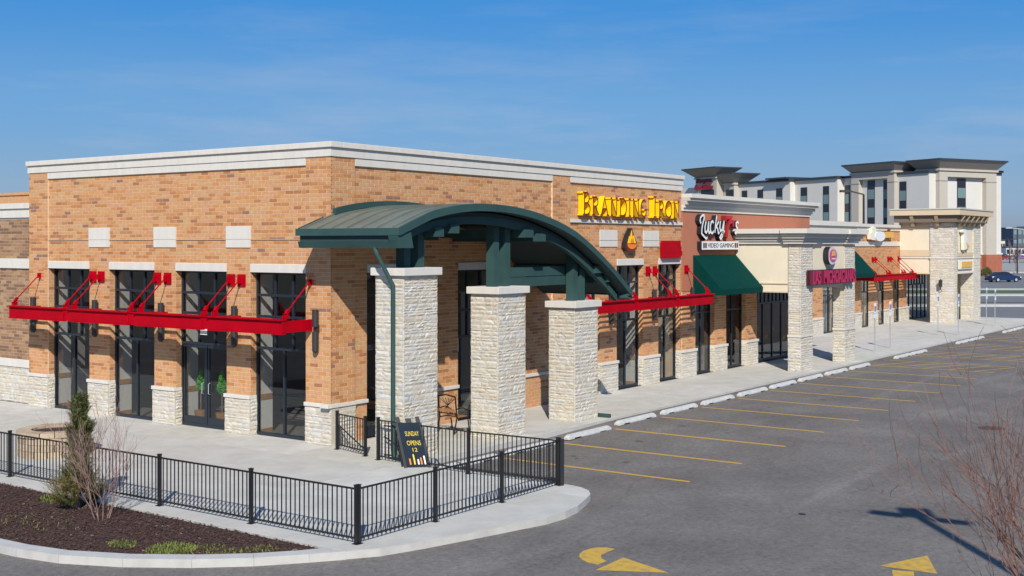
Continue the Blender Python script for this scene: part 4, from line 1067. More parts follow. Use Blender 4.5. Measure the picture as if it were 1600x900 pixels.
sr = mat('sign_red', (.50, .006, .02), .5)
mbs = MB()
for k, st in enumerate([[(22.80,6.28),(23.30,6.28),(23.12,6.05),(22.96,5.80),(22.88,5.46)],[(23.02,6.06),(23.48,6.12),(23.52,5.92)],[(22.78,6.12),(22.80,6.34)]]):
    q = ribbon(FRt, st, .16 if k == 0 else .12, .013, .22 + .004*k, None, '', None)
    off = len(mbs.v); mbs.v += q.v; mbs.f += [tuple(x_+off for x_ in f) for f in q.f]; mbs.m += q.m
mbs.build('numeral', [sr, signred], t)
t = thing('panel_sign', (22.3, -.02, 4.95), 'white rectangular panel sign reading Video Gaming below the cursive letters', 'sign')
poly_sign(FRt, [(20.60,4.97),(24.02,4.97),(24.02,5.30),(20.60,5.30)], .013, .22, whitem, darkret, 'panel', t)
text(FRt, 'VIDEO GAMING', 21.12, 23.50, 5.05, 5.23, .2205, .232, mat('sign_brown_grey', (.16, .13, .14), .6), darkret, t, bold=.0)
for u in (20.72, 20.90, 23.60, 23.79):
    poly_sign(FRt, [(u,5.04),(u+.13,5.04),(u+.13,5.24),(u,5.24)], .2205, .232, mat('sign_brown', (.13, .05, .03), .6), darkret, 'card_emblem', t)
# portico signs
FP = Fr((0, -2.9, 0), (1,0,0), (0,-1,0))
t = thing('magenta_letter_sign', (27.2, -2.95, 3.45), 'magenta raised letters reading Las Michoacanas across the portico', 'sign')
q = MB(); FP.box(q, 24.66, 29.86, .03, .10, 3.50, 4.12); q.build('back_panel', mat('sign_maroon', (.045,.006,.014), .6), t)
text(FP, 'LAS', 24.78, 25.66, 3.52, 4.10, .101, .26, pinkm, magdark, t, bold=.035)
text(FP, 'MICHOACANAS', 26.0, 29.75, 3.52, 4.10, .101, .26, pinkm, magdark, t, bold=.035)
t = thing('round_emblem_sign', (27.0, -2.86, 4.3), 'pink and lilac scalloped round emblem above the magenta letters', 'sign')
cx_, cz_ = 27.15, 4.70
poly_sign(FP, [(cx_ + (.56 + .05*math.cos(R(a*3)))*math.cos(R(a)), cz_ + (.37 + .03*math.cos(R(a*3)))*math.sin(R(a))) for a in range(0, 360, 12)], -.05, .20, mat('lilac', (.60,.50,.60), .6), darkret, 'backing', t)
poly_sign(FP, [(cx_ + .40*math.cos(R(a)), cz_ + .27*math.sin(R(a))) for a in range(0, 360, 20)], .2005, .22, mat('emblem_pink', (.42,.09,.14), .6), pinkm, 'disc', t)
poly_sign(FP, [(cx_-.22,cz_-.02),(cx_-.15,cz_+.17),(cx_+.02,cz_+.23),(cx_+.20,cz_+.16),(cx_+.24,cz_)], .2205, .235, mat('emblem_gold', (.62,.36,.17), .6), orangem, 'upper_shape', t)
poly_sign(FP, [(cx_-.28,cz_-.10),(cx_+.28,cz_-.10),(cx_+.22,cz_-.17),(cx_-.22,cz_-.17)], .2205, .232, mat('emblem_lilac', (.66,.45,.62), .6), pinkm, 'lower_band', t)
# pale emblems on the far shops
palew = mat('emblem_cream', (.78,.76,.62), .6); bluew = mat('emblem_white', (.74,.78,.82), .6); ambr = mat('emblem_amber', (.72,.42,.08), .6)
F2 = Fr((0, YF, 0), (1,0,0), (0,-1,0))
t = thing('emblem_sign', (54, YF - .02, 5.2), 'rounded white emblem joined to an amber panel on the far brick wall', 'sign')
poly_sign(F2, [(52.2,5.44),(52.9,5.44),(52.95,5.8),(52.9,6.22),(52.5,6.28),(52.2,6.2),(52.25,5.95),(51.9,5.85),(51.95,5.5)], .06, .30, palew, palew, 'left_shape', t)
poly_sign(F2, [(53.6 + .95*math.cos(R(a)), 5.68 + .32*math.sin(R(a))) for a in range(0, 360, 20)], .06, .34, bluew, palew, 'round_shape', t)
poly_sign(F2, [(54.5,5.58),(56.4,5.62),(56.4,5.98),(54.5,5.98)], .06, .26, ambr, ambr, 'amber_panel', t)
poly_sign(F2, [(55.5,5.98),(55.7,5.98),(56.1,6.14),(55.95,6.18)], .06, .2, signred, signred, 'stem', t)
F3 = Fr((0, .6, 0), (1,0,0), (0,-1,0))
t = thing('emblem_sign', (60.5, .58, 4.75), 'tall narrow white emblem on the cream front of the tower', 'sign')
poly_sign(F3, [(60.2 + .5*math.cos(R(a)), 6.02 + .14*math.sin(R(a))) for a in range(0, 360, 24)], .06, .30, bluew, palew, 'top_shape', t)
poly_sign(F3, [(60.0,5.86),(60.6,5.86),(60.8,5.5),(60.5,5.35),(60.7,4.85),(60.1,4.80),(60.0,5.3)], .06, .28, whitem, palew, 'middle_shape', t)
poly_sign(F3, [(60.8,5.3),(61.5,5.02),(61.1,4.80),(60.85,4.9)], .06, .24, ambr, ambr, 'amber_shape', t)
t = thing('amber_panel_sign', (61.0, .58, 3.5), 'amber rectangular panel sign in a white frame over the tower passage', 'sign')
poly_sign(F3, [(59.4,3.52),(62.8,3.52),(62.8,4.12),(59.4,4.12)], .06, .12, whitem, palew, 'frame', t)
poly_sign(F3, [(59.9,3.62),(62.4,3.62),(62.4,4.02),(59.9,4.02)], .1205, .17, ambr, ambr, 'panel', t)

# ------------------------------------------------------------------ fences
random.seed(4)
PK = {}
def picket_mesh(h):
    if h not in PK:
        q = MB(); q.box(-.0085, .0085, -.0085, .0085, 0, h); me = bpy.data.meshes.new('picket'); me.from_pydata(q.v, [], q.f); me.materials.append(blackm); PK[h] = me
    return PK[h]
def fence(name, posts, label, cat='fence', rails=(.10, .955), post=True, h=1.0, brace=False, group=None, pitch=.112):
    t = thing(name, (*posts[0], 0), label, cat, group)
    for i, p in enumerate(posts):
        if post:
            q = MB(); s_ = .031; q.box(p[0]-s_, p[0]+s_, p[1]-s_, p[1]+s_, .0, h+.015); q.box(p[0]-s_-.007, p[0]+s_+.007, p[1]-s_-.007, p[1]+s_+.007, h+.015, h+.03)
            q.box(p[0]-.06, p[0]+.06, p[1]-.06, p[1]+.06, 0, .012); q.build('post', blackm, t)
        if i == 0: continue
        a = Vector((*posts[i-1], 0)); b = Vector((*p, 0)); d = b-a; L_ = d.length; d.normalize()
        for z in rails:
            q = MB(); q.bar(a + Vector((0,0,z)), b + Vector((0,0,z)), .026, .030); q.build('rail', blackm, t)
        n_ = int(L_ / pitch); st = L_ / n_
        me = picket_mesh(round(rails[-1]-rails[0]+.04, 3)); ang = math.atan2(d.y, d.x)
        for k in range(1, n_):
            o = share('picket', me, t, a + d*(k*st) + Vector((0, 0, rails[0]-.03))); o.rotation_euler = (0, 0, ang)
        if brace:
            q = MB(); q.bar(a + Vector((0,0,h-.3)), b + Vector((0,0,rails[0]+.02)), .024, .024); q.build('brace', blackm, t)
    return t
fence('metal_fence', [(-7.13, 8.3), (-7.13, 5.62), (-7.13, 2.97), (-7.13, .43), (-7.13, -2.21), (-7.13, -4.85), (-7.13, -7.50)], 'long black metal picket fence between the mulch bed and the patio', group='black metal picket fences')
fence('metal_fence', [(-7.09, -7.51), (-5.02, -7.54), (-2.93, -7.56), (-.84, -7.56)], 'black metal picket fence along the curved kerb from the front corner', group='black metal picket fences')
fence('metal_fence', [(-.80, -7.51), (-.92, -5.17), (-.78, -2.32)], 'black metal picket fence running back past the sandwich board to the first column', group='black metal picket fences')
q = MB(); q.box(-.83, -.77, -7.65, -7.59, -.14, 1.0); one('guard_post', q, lampm, 'thick dark post at the outer corner where two fences meet', 'post', loc=(-.80, -7.62, -.14))
fence('metal_gate', [(-.26, -.47), (-.58, -1.72)], 'black metal gate leaf with diagonal brace beside the brick corner', 'gate', brace=True, rails=(.13, .90), h=.95)
fence('metal_gate', [(-.68, -2.42), (-.60, -3.30)], 'lower black gate leaf folded behind the fence at the first column', 'gate', brace=True, rails=(.12, .82), h=.86, post=False)

# ------------------------------------------------------------------ wheel stops
def wheel_stop(x0, x1, label, y=-4.02):
    zb_ = za((x0+x1)/2) + .002; L_ = x1-x0; D_ = .19; Hh = .135
    prof = [(0,0),(.28,0),(.30,.03),(.62,.03),(.64,0),(L_-.64,0),(L_-.62,.03),(L_-.30,.03),(L_-.28,0),(L_,0),(L_,.07),(L_-.10,Hh),(.10,Hh),(0,.07)]
    n_ = len(prof); vs = []
    def wy(z): return D_/2 - .05*max(0, z-.04)/.1
    for s_ in (-1, 1): vs += [(x, s_*wy(z), z) for x, z in prof]
    q = MB(); q.add(vs, [tuple(range(n_)), tuple(range(2*n_-1, n_-1, -1))]); q.f += [(i, n_+i, n_+(i+1) % n_, (i+1) % n_) for i in range(n_)]; q.m += [0]*n_
    me = MB(); me.v = q.v; me.f = q.f; me.m = q.m
    o = me.build('wheel_stop', stopm, bevel=.012); o.location = (x0, y + random.uniform(-.02, .02), zb_); o.rotation_euler = (0, 0, random.uniform(-.008, .008))
    tag(o, label, 'wheel stop', 'white concrete wheel stops along the shop sidewalk')
ordn = ['first', 'second', 'third', 'fourth', 'fifth', 'sixth', 'seventh', 'eighth', 'ninth', 'tenth', 'eleventh']
for i in range(11):
    xl = -.98 + 2.725 * i
    lab = ['white concrete wheel stop behind the fence at the sandwich board', 'white concrete wheel stop half hidden by the outer fence corner', 'nearest fully clear white wheel stop, below the third stone column'][i] if i < 3 else 'white concrete wheel stop, %s one along the kerb past the third stone column' % ordn[i-2]
    wheel_stop(xl + .42, xl + 2.66, lab)
for k, (a, b, lab) in enumerate([(32.5,34.7,'white wheel stop before the first pair of parking signs, nearer one'),(34.95,37.1,'white wheel stop before the first pair of parking signs, farther one'),(42.5,44.9,'white wheel stop before the tower, nearer of the middle pair'),(45.2,47.6,'white wheel stop before the tower, farther of the middle pair'),(52.2,54.5,'white wheel stop near the last parking signs, nearer of the far pair'),(54.8,57.2,'white wheel stop near the last parking signs, farther of the far pair')]):
    wheel_stop(a, b, lab)

# ------------------------------------------------------------------ accessible parking signs
blue = mat('sign_blue', (.02,.10,.45), .4)
def psign(x, y, label):
    t = thing('parking_sign', (x, y, 0), label, 'parking sign', 'accessible parking signs on galvanised posts')
    q = MB(); q.box(x-.03, x+.03, y-.018, y+.018, 0, 2.36); q.build('post', galv, t)
    F = Fr((x, y-.02, 0), (1,0,0), (0,-1,0))
    q = MB(); F.box(q, -.16, .16, 0, .006, 1.84, 2.34); pl = q.build('sign_plate', whitem, t)
    q = MB(); F.box(q, -.12, .12, .0062, .009, 1.93, 2.18); q.build('blue_panel', blue, pl)
    wheel = [(.02 + .055*math.cos(R(a)), 2.0 + .045*math.sin(R(a))) for a in range(60, 330, 30)]
    mbs = MB()
    for st in (wheel, [(-.02,2.13),(-.02,2.04),(.04,2.03),(.07,1.97)], [(-.02,2.09),(.04,2.09)]):
        r_ = ribbon(F, st, .016, .0092, .0105, None, '', None); off = len(mbs.v); mbs.v += r_.v; mbs.f += [tuple(a_+off for a_ in f) for f in r_.f]; mbs.m += [0]*len(r_.f)
    mbs.build('wheelchair_symbol', whitem, pl)
    q = MB(); F.box(q, -.16, .16, 0, .006, 1.62, 1.80); q.build('lower_plate', whitem, t)
for x, y, lab in [(35.2,-2.15,'leftmost accessible parking sign, right of the portico'), (37.45,-2.15,'second accessible parking sign from the left, before the far windows'),
                  (47.8,-1.5,'accessible parking sign before the tower corner pier, left one'), (47.3+1.0,-2.5,'accessible parking sign before the tower corner pier, right one'),
                  (59.2,-1.3,'accessible parking sign just right of the tower, left one'), (57.7,-2.2,'rightmost accessible parking sign, beyond the tower')]:
    psign(x, y, lab)

# ------------------------------------------------------------------ planter, sandwich board, bench, topiaries
random.seed(12)
t = thing('round_planter', (-4.75, 4.85, 0), 'round tan stone block planter behind the fence at the left', 'planter')
pst = [mat('planter_block_%d' % i, c, .95, .15, 8, .5, 30) for i, c in enumerate([(.46,.36,.25),(.40,.31,.22),(.50,.41,.30)])]
for k in range(4):
    for j in range(16):
        a0 = R(j*22.5 + (11 if k % 2 else 0) + .7); a1 = a0 + R(21.2); r0_, r1_ = .58, .86 + random.uniform(-.01,.01)
        if k == 3: r1_ += .03; r0_ -= .03
        z0_ = k*.165 + .003; z1_ = z0_ + (.158 if k < 3 else .12)
        am = (a0+a1)/2
        P = [(-4.75 + r*math.cos(a), 4.85 + r*math.sin(a), z0_) for r, a in ((r0_,a0),(r1_,a0),(r1_*1.01,am),(r1_,a1),(r0_,a1))]
        q = MB(); q.prism(P, (0,0,z1_-z0_)); q.build('block', pst[random.randrange(3)], t)
q = MB(); q.tube([(-4.75,4.85,.02),(-4.75,4.85,.56)], .56, 20); q.build('soil', mulchm, t)
# sandwich board
t = thing('sandwich_board', (-1.14, -3.84, 0), 'dark blue sandwich board with yellow chalk writing leaning by the fence', 'sandwich board')
bcol = mat('board_navy', (.006,.016,.032), .9, .3, 8); chalk = mat('chalk_yellow', (.75,.55,.05), .8)
bd = Vector((1, -1.05, 0)).normalized(); FB_n = Vector((-1.05, -1, 0)).normalized()
O_ = Vector((-1.02, -3.76, 0)); up = (Vector((0,0,1)) + Vector((.13,.13,0)) + bd*(-.20)).normalized()
class FS:      # leaning frame
    def __init__(s): s.rh = False; s.U = bd; s.N = FB_n
    def p(s, u, n, z): return O_ + bd*(u-.28) + up*z + FB_n*n
fb = FS()
def fsbox(q, *a): Fr.box(fb, q, *a)
q = MB(); fsbox(q, 0, .56, -.02, .012, .04, 1.06); q.build('front_panel', bcol, t)
for a, b, h in ((0,.10,1.20),(.22,.36,1.16),(.46,.56,1.20)):
    q = MB(); fsbox(q, a, b, -.025, .016, 1.061, h); q.build('top_slat', blackm, t)
for a, b in ((-.03,.03),(.53,.59)):
    q = MB(); fsbox(q, a, b, -.035, .02, 0, 1.055); q.build('side_rail', blackm, t)
q = MB()
for a in (.0, .5): q.bar(O_ + bd*(a-.25) + up*1.05, O_ + bd*(a-.25) - FB_n*.16 + Vector((0,0,.01)) - bd*.1, .04, .03)
q.build('rear_leg', blackm, t, kind='stuff')
ot = t
text(fb, 'SUNDAY', .15, .47, .75, .86, .0125, .017, chalk, chalk, ot)
text(fb, 'OPENS', .15, .47, .53, .64, .0125, .017, chalk, chalk, ot)
text(fb, '12', .25, .36, .38, .47, .0125, .017, chalk, chalk, ot)
for a, h, mm in ((.12,.14,orangem),(.22,.24,chalk),(.31,.12,whitem),(.38,.16,orangem),(.46,.2,whitem)):
    q = MB(); fsbox(q, a, a+.035, .0125, .016, .08, .08+h); q.build('chalk_mark', mm, t)
# garden chair under the canopy
t = thing('garden_chair', (3.75, -1.05, 0), 'ornate black metal garden chair with wooden slats under the entrance canopy', 'chair')
CF = Fr((3.30, -1.45, 0), (0,1,0), (1,0,0))
wd_ = mat('slat_wood', (.34,.16,.07), .6, .2, 10)
q = MB()
for y in (0, .6):
    q.tube([CF.p(y,.02,1.02), CF.p(y,.10,.45), CF.p(y,-.02,.03)], .022, 6); q.tube([CF.p(y,.10,.43), CF.p(y,.58,.42), CF.p(y,.66,.02)], .022, 6)
    q.tube([CF.p(y,.05,.68), CF.p(y,.35,.70), CF.p(y,.60,.60), CF.p(y,.58,.42)], .018, 6)
q.build('side_frame', blackm, t, kind='stuff')
q = MB()
for k in range(6): q.tube([CF.p(.02+k*.11,.09,.55), CF.p(.57-k*.11,.03,.98)], .011, 4)
q.tube([CF.p(0,.02,1.02), CF.p(.3,.02,1.07), CF.p(.6,.02,1.02)], .022, 6); q.tube([CF.p(0,.09,.55), CF.p(.6,.09,.55)], .018, 6)
q.build('backrest', blackm, t, kind='stuff')
for k in range(5):
    q = MB(); CF.box(q, .0, .6, .14+k*.09, .205+k*.09, .44, .46); q.build('seat_slat', wd_, t)
q = MB(); CF.box(q, 0, .6, .045, .065, .60, .68); q.build('back_slat', wd_, t)
def topiary(x, y, label):
    t = thing('topiary', (x, y, .0), label, 'topiary', 'green topiaries behind the restaurant doors')
    q = MB(); q.tube([(x,y,0),(x,y,.05),(x,y,.42)], [.14,.14,.19], 12); q.build('pot', wood, t)
    q = MB(); q.tube([(x,y,.42),(x,y,1.1)], .02, 6); q.build('stem', barkm, t)
    q = MB()
    for _ in range(700):
        h = random.random(); r_ = (.17 * (1-h)**.7 * (.4+.6*min(1,h*6))) * math.sqrt(random.uniform(.5,1)); a = random.uniform(0,6.28)
        p = Vector((x + r_*math.cos(a), y + r_*math.sin(a), .98 + h*.62)); d1 = Vector((random.uniform(-1,1),random.uniform(-1,1),random.uniform(-1,1))).normalized()*.035; d2 = d1.cross(Vector((random.uniform(-1,1),random.uniform(-1,1),1))).normalized()*.02
        q.add([p-d1, p+d2, p+d1, p-d2], [(0,1,2,3)], 0)
    q.build('foliage', mat('topiary_green', (.12,.55,.03), .5), t, kind='stuff')
topiary(.50, 5.62, 'green cone topiary behind the left restaurant door leaf')
topiary(.50, 4.72, 'green cone topiary behind the right restaurant door leaf')
# paper notices on the glass
q = MB(); FL.box(q, 5.05, 5.38, -.243, -.240, 2.62, 3.0); one('paper_notice', q, whitem, 'white and red paper notice in the transom above the glass doors', 'notice', loc=(.24, 5.2, 2.62))
q = MB(); FRt.box(q, 5.40, 5.62, -.243, -.240, 2.0, 2.45); one('paper_notice', q, whitem, 'small white notice on the dark glass under the entrance canopy', 'notice', loc=(5.5, .24, 2.0))

# ------------------------------------------------------------------ yew, bare shrub, bare tree
random.seed(31)
t = thing('yew_shrub', (-8.15, -1.0, -.03), 'tall narrow dark green yew shrub in front of the fence', 'shrub')
q = MB(); q.tube([(-8.15,-1.0,-.05),(-8.13,-.97,.8),(-8.08,-.98,1.6),(-8.05,-.95,2.2)], [.05,.035,.022,.008], 7); q.build('trunk', barkm, t)
q = MB()
lobes = []
for k in range(240):
    h = random.random()**1.1; z = .04 + 2.05*h
    rad = (.17 + .07*math.sin(h*9+1) + (.14 if h < .15 else 0)) * (1 - h)**.42 * random.uniform(.45, 1.15)
    a = random.uniform(0, 6.28); lobes.append((Vector((-8.15 + .10*h + rad*math.cos(a), -1.0 + .05*h + rad*math.sin(a), z)), a, .10 + .14*(1-h)))
for (c_, a, s_) in lobes:
    tw_ = pick([40, 25, 30, 6 + (20 if c_.z < .6 else 0)])
    dirn = Vector((math.cos(a)*.6, math.sin(a)*.6, 1.1)).normalized()
    for b_ in range(7):
        dd = (dirn + Vector((random.uniform(-.6,.6), random.uniform(-.6,.6), random.uniform(-.3,.5)))).normalized(); L_ = s_*random.uniform(.8, 2.1)
        for n_ in range(56):
            f_ = n_/56; p = c_ + dd*L_*f_; sd_ = dd.cross(Vector((random.uniform(-1,1),random.uniform(-1,1),random.uniform(-1,1)))).normalized()
            nd = (sd_ + dd*.7).normalized()*random.uniform(.035,.07); wv = nd.cross(dd).normalized()*.0042
            q.add([p-wv, p+wv, p+nd], [(0,1,2)], tw_ if random.random() < .75 else random.randrange(4))
q.build('foliage', needle, t, kind='stuff')
q = MB()
for k in range(60):
    c_, a, s_ = random.choice(lobes); b0 = Vector((-8.15 + .05*c_.z, -1.0, c_.z - .25)); q.tube([b0, (b0+c_)/2 + Vector((0,0,-.03)), c_], [.012,.008,.004], 4)
q.build('branches', barkm, t, kind='stuff')

def twigs(mb, p, d, L_, r_, depth, spread, up_, segs=4, kids=(2,3), jit=.12, rmin=.002):
    pts = [p.copy()]; rs = [r_]; q_ = p.copy(); dd = d.normalized()
    for i in range(segs):
        dd = (dd + Vector((random.uniform(-jit,jit), random.uniform(-jit,jit), random.uniform(-jit,jit) + up_))).normalized()
        q_ = q_ + dd * L_ / segs; pts.append(q_.copy()); rs.append(max(rmin, r_ * (1 - .62*(i+1)/segs)))
    mb.tube(pts, rs, 5 if r_ > .008 else 3, cap=False)
    if depth > 0:
        for k in range(random.randint(*kids)):
            i = random.randint(1, segs); ax = Vector((random.uniform(-1,1), random.uniform(-1,1), random.uniform(-.4,.7))).normalized()
            nd = (dd + ax * spread).normalized()
            twigs(mb, pts[i], nd, L_ * random.uniform(.45,.8), rs[i]*.72, depth-1, spread, up_, segs, kids, jit, rmin)
random.seed(77)
t = thing('bare_shrub', (-8.42, -2.15, -.03), 'leafless multi-stemmed grey shrub right of the yew in the mulch', 'shrub')
for k in range(9):
    a = R(k*40 + random.uniform(-10,10)); q = MB()
    twigs(q, Vector((-8.42 + .12*math.cos(a), -2.15 + .12*math.sin(a), -.05)), Vector((math.cos(a)*.34, math.sin(a)*.34, 1)), random.uniform(.9,1.3), .010, 3, .40, .06, 6, (3,4), .16, .0024)
    q.build('stem', mat('shrub_twig', (.30,.19,.165), .85, .25, 5), t)
random.seed(101)
t = thing('bare_tree', (-12.0, -19.0, -.14), 'leafless young tree with reddish upswept twigs at the right edge', 'tree')
bt = Vector((-11.6, -18.95, -.14))
t.location = (-8.82, -19.42, -.14); ORG[t.name] = Vector((-8.82, -19.42, -.14)); bt = Vector((-8.82, -19.42, -.14))
q = MB(); q.tube([bt, bt + Vector((.01,.02,.5)), bt + Vector((-.02,.03,1.0))], [.07,.055,.045], 8); q.build('trunk', redbark, t)
for k in range(20):
    a = R(k*18 + random.uniform(-14,14)); q = MB(); s_ = random.uniform(.2,.62)
    twigs(q, bt + Vector((0,0,random.uniform(.45,1.1))), Vector((math.cos(a)*s_, math.sin(a)*s_, 1)), random.uniform(1.35,2.1), .021, 3, .55, .03, 8, (3,5), .17, .0026)
    q.build('branch', redbark, t)
q = MB(); q.tube([bt + Vector((0,0,-.02)), bt + Vector((0,0,.02)), bt + Vector((0,0,.06))], [.9,.85,.3], 18); tag(q.build('mulch_ring', mulchm, kind='stuff'), 'ring of bark mulch round the leafless tree', 'mulch')

# parking lot light whose shadow falls on the asphalt
lb = Vector((-8.45, -22.25, -.14))
t = thing('lot_light', tuple(lb), 'tall square lot light pole with three flat lamp heads', 'lamp post')
q = MB(); q.tube([lb, lb + Vector((0,0,.75))], .28, 16); q.build('concrete_base', curbm, t)
q = MB(); q.box(lb.x-.075, lb.x+.075, lb.y-.075, lb.y+.075, .6, 9.0); q.build('pole', lampm, t)
for dx, dy in ((-.05, 1), (.05, -1), (.9, .45)):
    d = Vector((dx, dy, 0)).normalized(); c0 = lb + Vector((0,0,9.1))
    q = MB(); q.bar(c0 + d*.08, c0 + d*.34, .07, .07); q.bar(c0 + d*(.30 if dx < .5 else .12), c0 + d*(.95 if dx < .5 else .80), .30 if dx < .5 else .62, .11); q.build('lamp_head', lampm, t)

# ------------------------------------------------------------------ hotel
hu = Vector((.4460569, .89500461, 0)); hv = Vector((.89500461, -.4460569, 0)); K = Vector((181.21, 38.49, 0))
HL = Fr(K, hu, -hv); HE = Fr(K, hv, -hu)
ht = thing('hotel_building', tuple(K), 'white and beige four storey hotel with flared dark roofs behind the shops', 'building')
def hb(F, a, b, n0, n1, z0, z1, m, nm='wall'):
    q = MB(); F.box(q, a, b, n0, n1, z0, z1); return q.build(nm, m, ht)
hb(HL, .03, 20.0, -17.2, 0, .1, 17.0, hwhite)
hb(HL, 19.95, 31.3, -17, 1.5, .1, 17.0, hwhite); hb(HL, 31.25, 49.0, -17, 2.7, .1, 17.0, hwhite); hb(HL, 48.9, 70, -17, 2.6, .1, 17.0, hwhite)
for a, b, n in ((-.1, 20, .25), (19.7, 31.3, 1.9), (31.0, 49, 3.1)):
    hb(HL, a, b, -17.3, n, 17.003 + n*.002, 17.42 + n*.002, hdark, 'roof_edge')
hb(HL, 31, 37, -6, 3.9, 17.45, 17.75, hdark, 'roof_edge')
def flare(F, a, b, nb, nt_, z0, z1, over, m=hroof):
    q = MB(); e = over
    lo = [F.p(a,nb,z0), F.p(b,nb,z0), F.p(b,nt_,z0), F.p(a,nt_,z0)]; hi = [F.p(a-e,nb-e,z1), F.p(b+e,nb-e,z1), F.p(b+e,nt_+e,z1), F.p(a-e,nt_+e,z1)]
    q.add(lo + hi, [(0,3,2,1),(4,5,6,7),(0,1,5,4),(1,2,6,5),(2,3,7,6),(3,0,4,7)]); q.build('flared_roof', m, ht)
    q = MB(); F.box(q, a-e-.1, b+e+.1, nb-e-.1, nt_+e+.1, z1+.003, z1+.25); q.build('roof_edge', hdark, ht)
    q = MB(); F.box(q, a-.25, b+.25, nb-.25, nt_+.25, z0-.35, z0-.003); q.build('roof_trim', hbeige, ht)
def frame_block(F, a, b, ra, rb_, zt, zr, n=.8, back=-4.0):
    hb(F, a, ra, -.2, n, .1, zr, hbeige, 'frame_pier'); hb(F, rb_, b, -.2, n, .1, zr, hbeige, 'frame_pier')
    hb(F, a, b, back, n, zr+.003, zt, hbeige, 'frame_beam')
    for p_, q_ in ((a, ra), (rb_, b)): hb(F, p_-.04, q_+.04, -.1, n+.05, zr-.75, zr-.63, hroof, 'frame_groove')
frame_block(HE, 1.5, 15.1, 3.4, 12.6, 17.7, 16.4)
flare(HE, 1.5, 15.1, -4.0, .8, 17.75, 19.1, 1.25)
frame_block(HL, 7.0, 17.2, 8.6, 15.4, 17.7, 16.5)
flare(HL, 7.0, 17.2, -4.0, .8, 17.75, 19.0, 1.15)
hb(HL, 46.4, 49.7, .9, 3.9, .1, 17.2, hbeige); flare(HL, 46.4, 52, .9, 3.9, 17.3, 19.0, 1.9)
hb(HL, 49.9, 56.9, 2.8, 5.5, .1, 18.4, hbeige); flare(HL, 49.9, 56.9, 2.8, 5.5, 18.7, 20.3, 2.0)
def hwin(F, a, b, n, zt, zb_=1.5):
    z = zt; q = MB(); F.box(q, a-.12, b+.12, n-.02, n+.06, zb_-.1, zt+.12); fr = q.build('window', hdark, ht)
    k = 0
    while z > zb_ + .3:
        h = 1.45 if k % 2 == 0 else 1.75; z2 = max(z-h, zb_)
        q = MB(); F.box(q, a, b, n+.061, n+.09, z2+.05, z-.02); q.build('pane', hglass if k % 2 == 0 else hglass2, fr); z = z2; k += 1
hwin(HL, 5.1, 6.4, .01, 15.7); hwin(HL, 18.5, 19.5, .01, 15.6)
hwin(HL, 8.8, 10.1, .01, 16.1); hwin(HL, 12.4, 13.9, .01, 16.2)
for a, b in ((22.2, 23.5), (28.0, 29.5)): hwin(HL, a, b, 1.51, 15.6)
for a, b in ((33.5, 35.0), (39.1, 40.5), (43.9, 45.3)): hwin(HL, a, b, 2.71, 15.6)
hwin(HE, 6.6, 8.4, .01, 16.1)
hwin(HL, 46.6, 48.8, 3.91, 15.9); hwin(HL, 50.8, 54.8, 5.51, 16.0)
# brick ground floor on the end, moulding above
hb(HE, -.05, 17.3, -10, .1, 0, 3.35, hbrick, 'brick_base'); hb(HE, 12.45, 15.25, .12, .95, 0, 3.35, hbrick, 'brick_base'); hb(HE, -.1, 17.4, -10.05, .16, 3.353, 3.62, hwhite, 'moulding')
hb(HE, 15.2, 17.2, -10, -.01, 3.6, 17.0, hwhite)
hb(HE, 14, 17.5, -8, .3, 17.43, 17.8, hdark, 'roof_edge')
HS = Fr(K, -hu, -hv)
hsg = thing('hotel_sign', tuple(HL.p(54, 5.6, 16.6)), 'dark red cursive Hampton Inn and Suites lettering near the hotel roof', 'sign')
hred = mat('hotel_sign_red', (.30,.012,.03), .5)
text(HS, 'Hampton', -56.3, -51.4, 17.35, 18.55, 5.6, 5.9, hred, hred, hsg, shear=.3, bold=.03)
text(HS, 'Inn & Suites', -56.9, -50.8, 16.25, 17.25, 5.6, 5.9, hred, hred, hsg, shear=.3, bold=.03)
# roof things above the shops
q = MB(); q.tube([(34,3,6.4),(34,3,7.0)], .28, 12); q.tube([(34,3,7.0),(34,3,7.12)], [.36,.1], 12); one('roof_vent', q, galv, 'small round metal vent on the shop roof by the orange stucco cornice', 'vent', loc=(34,3,6.0))

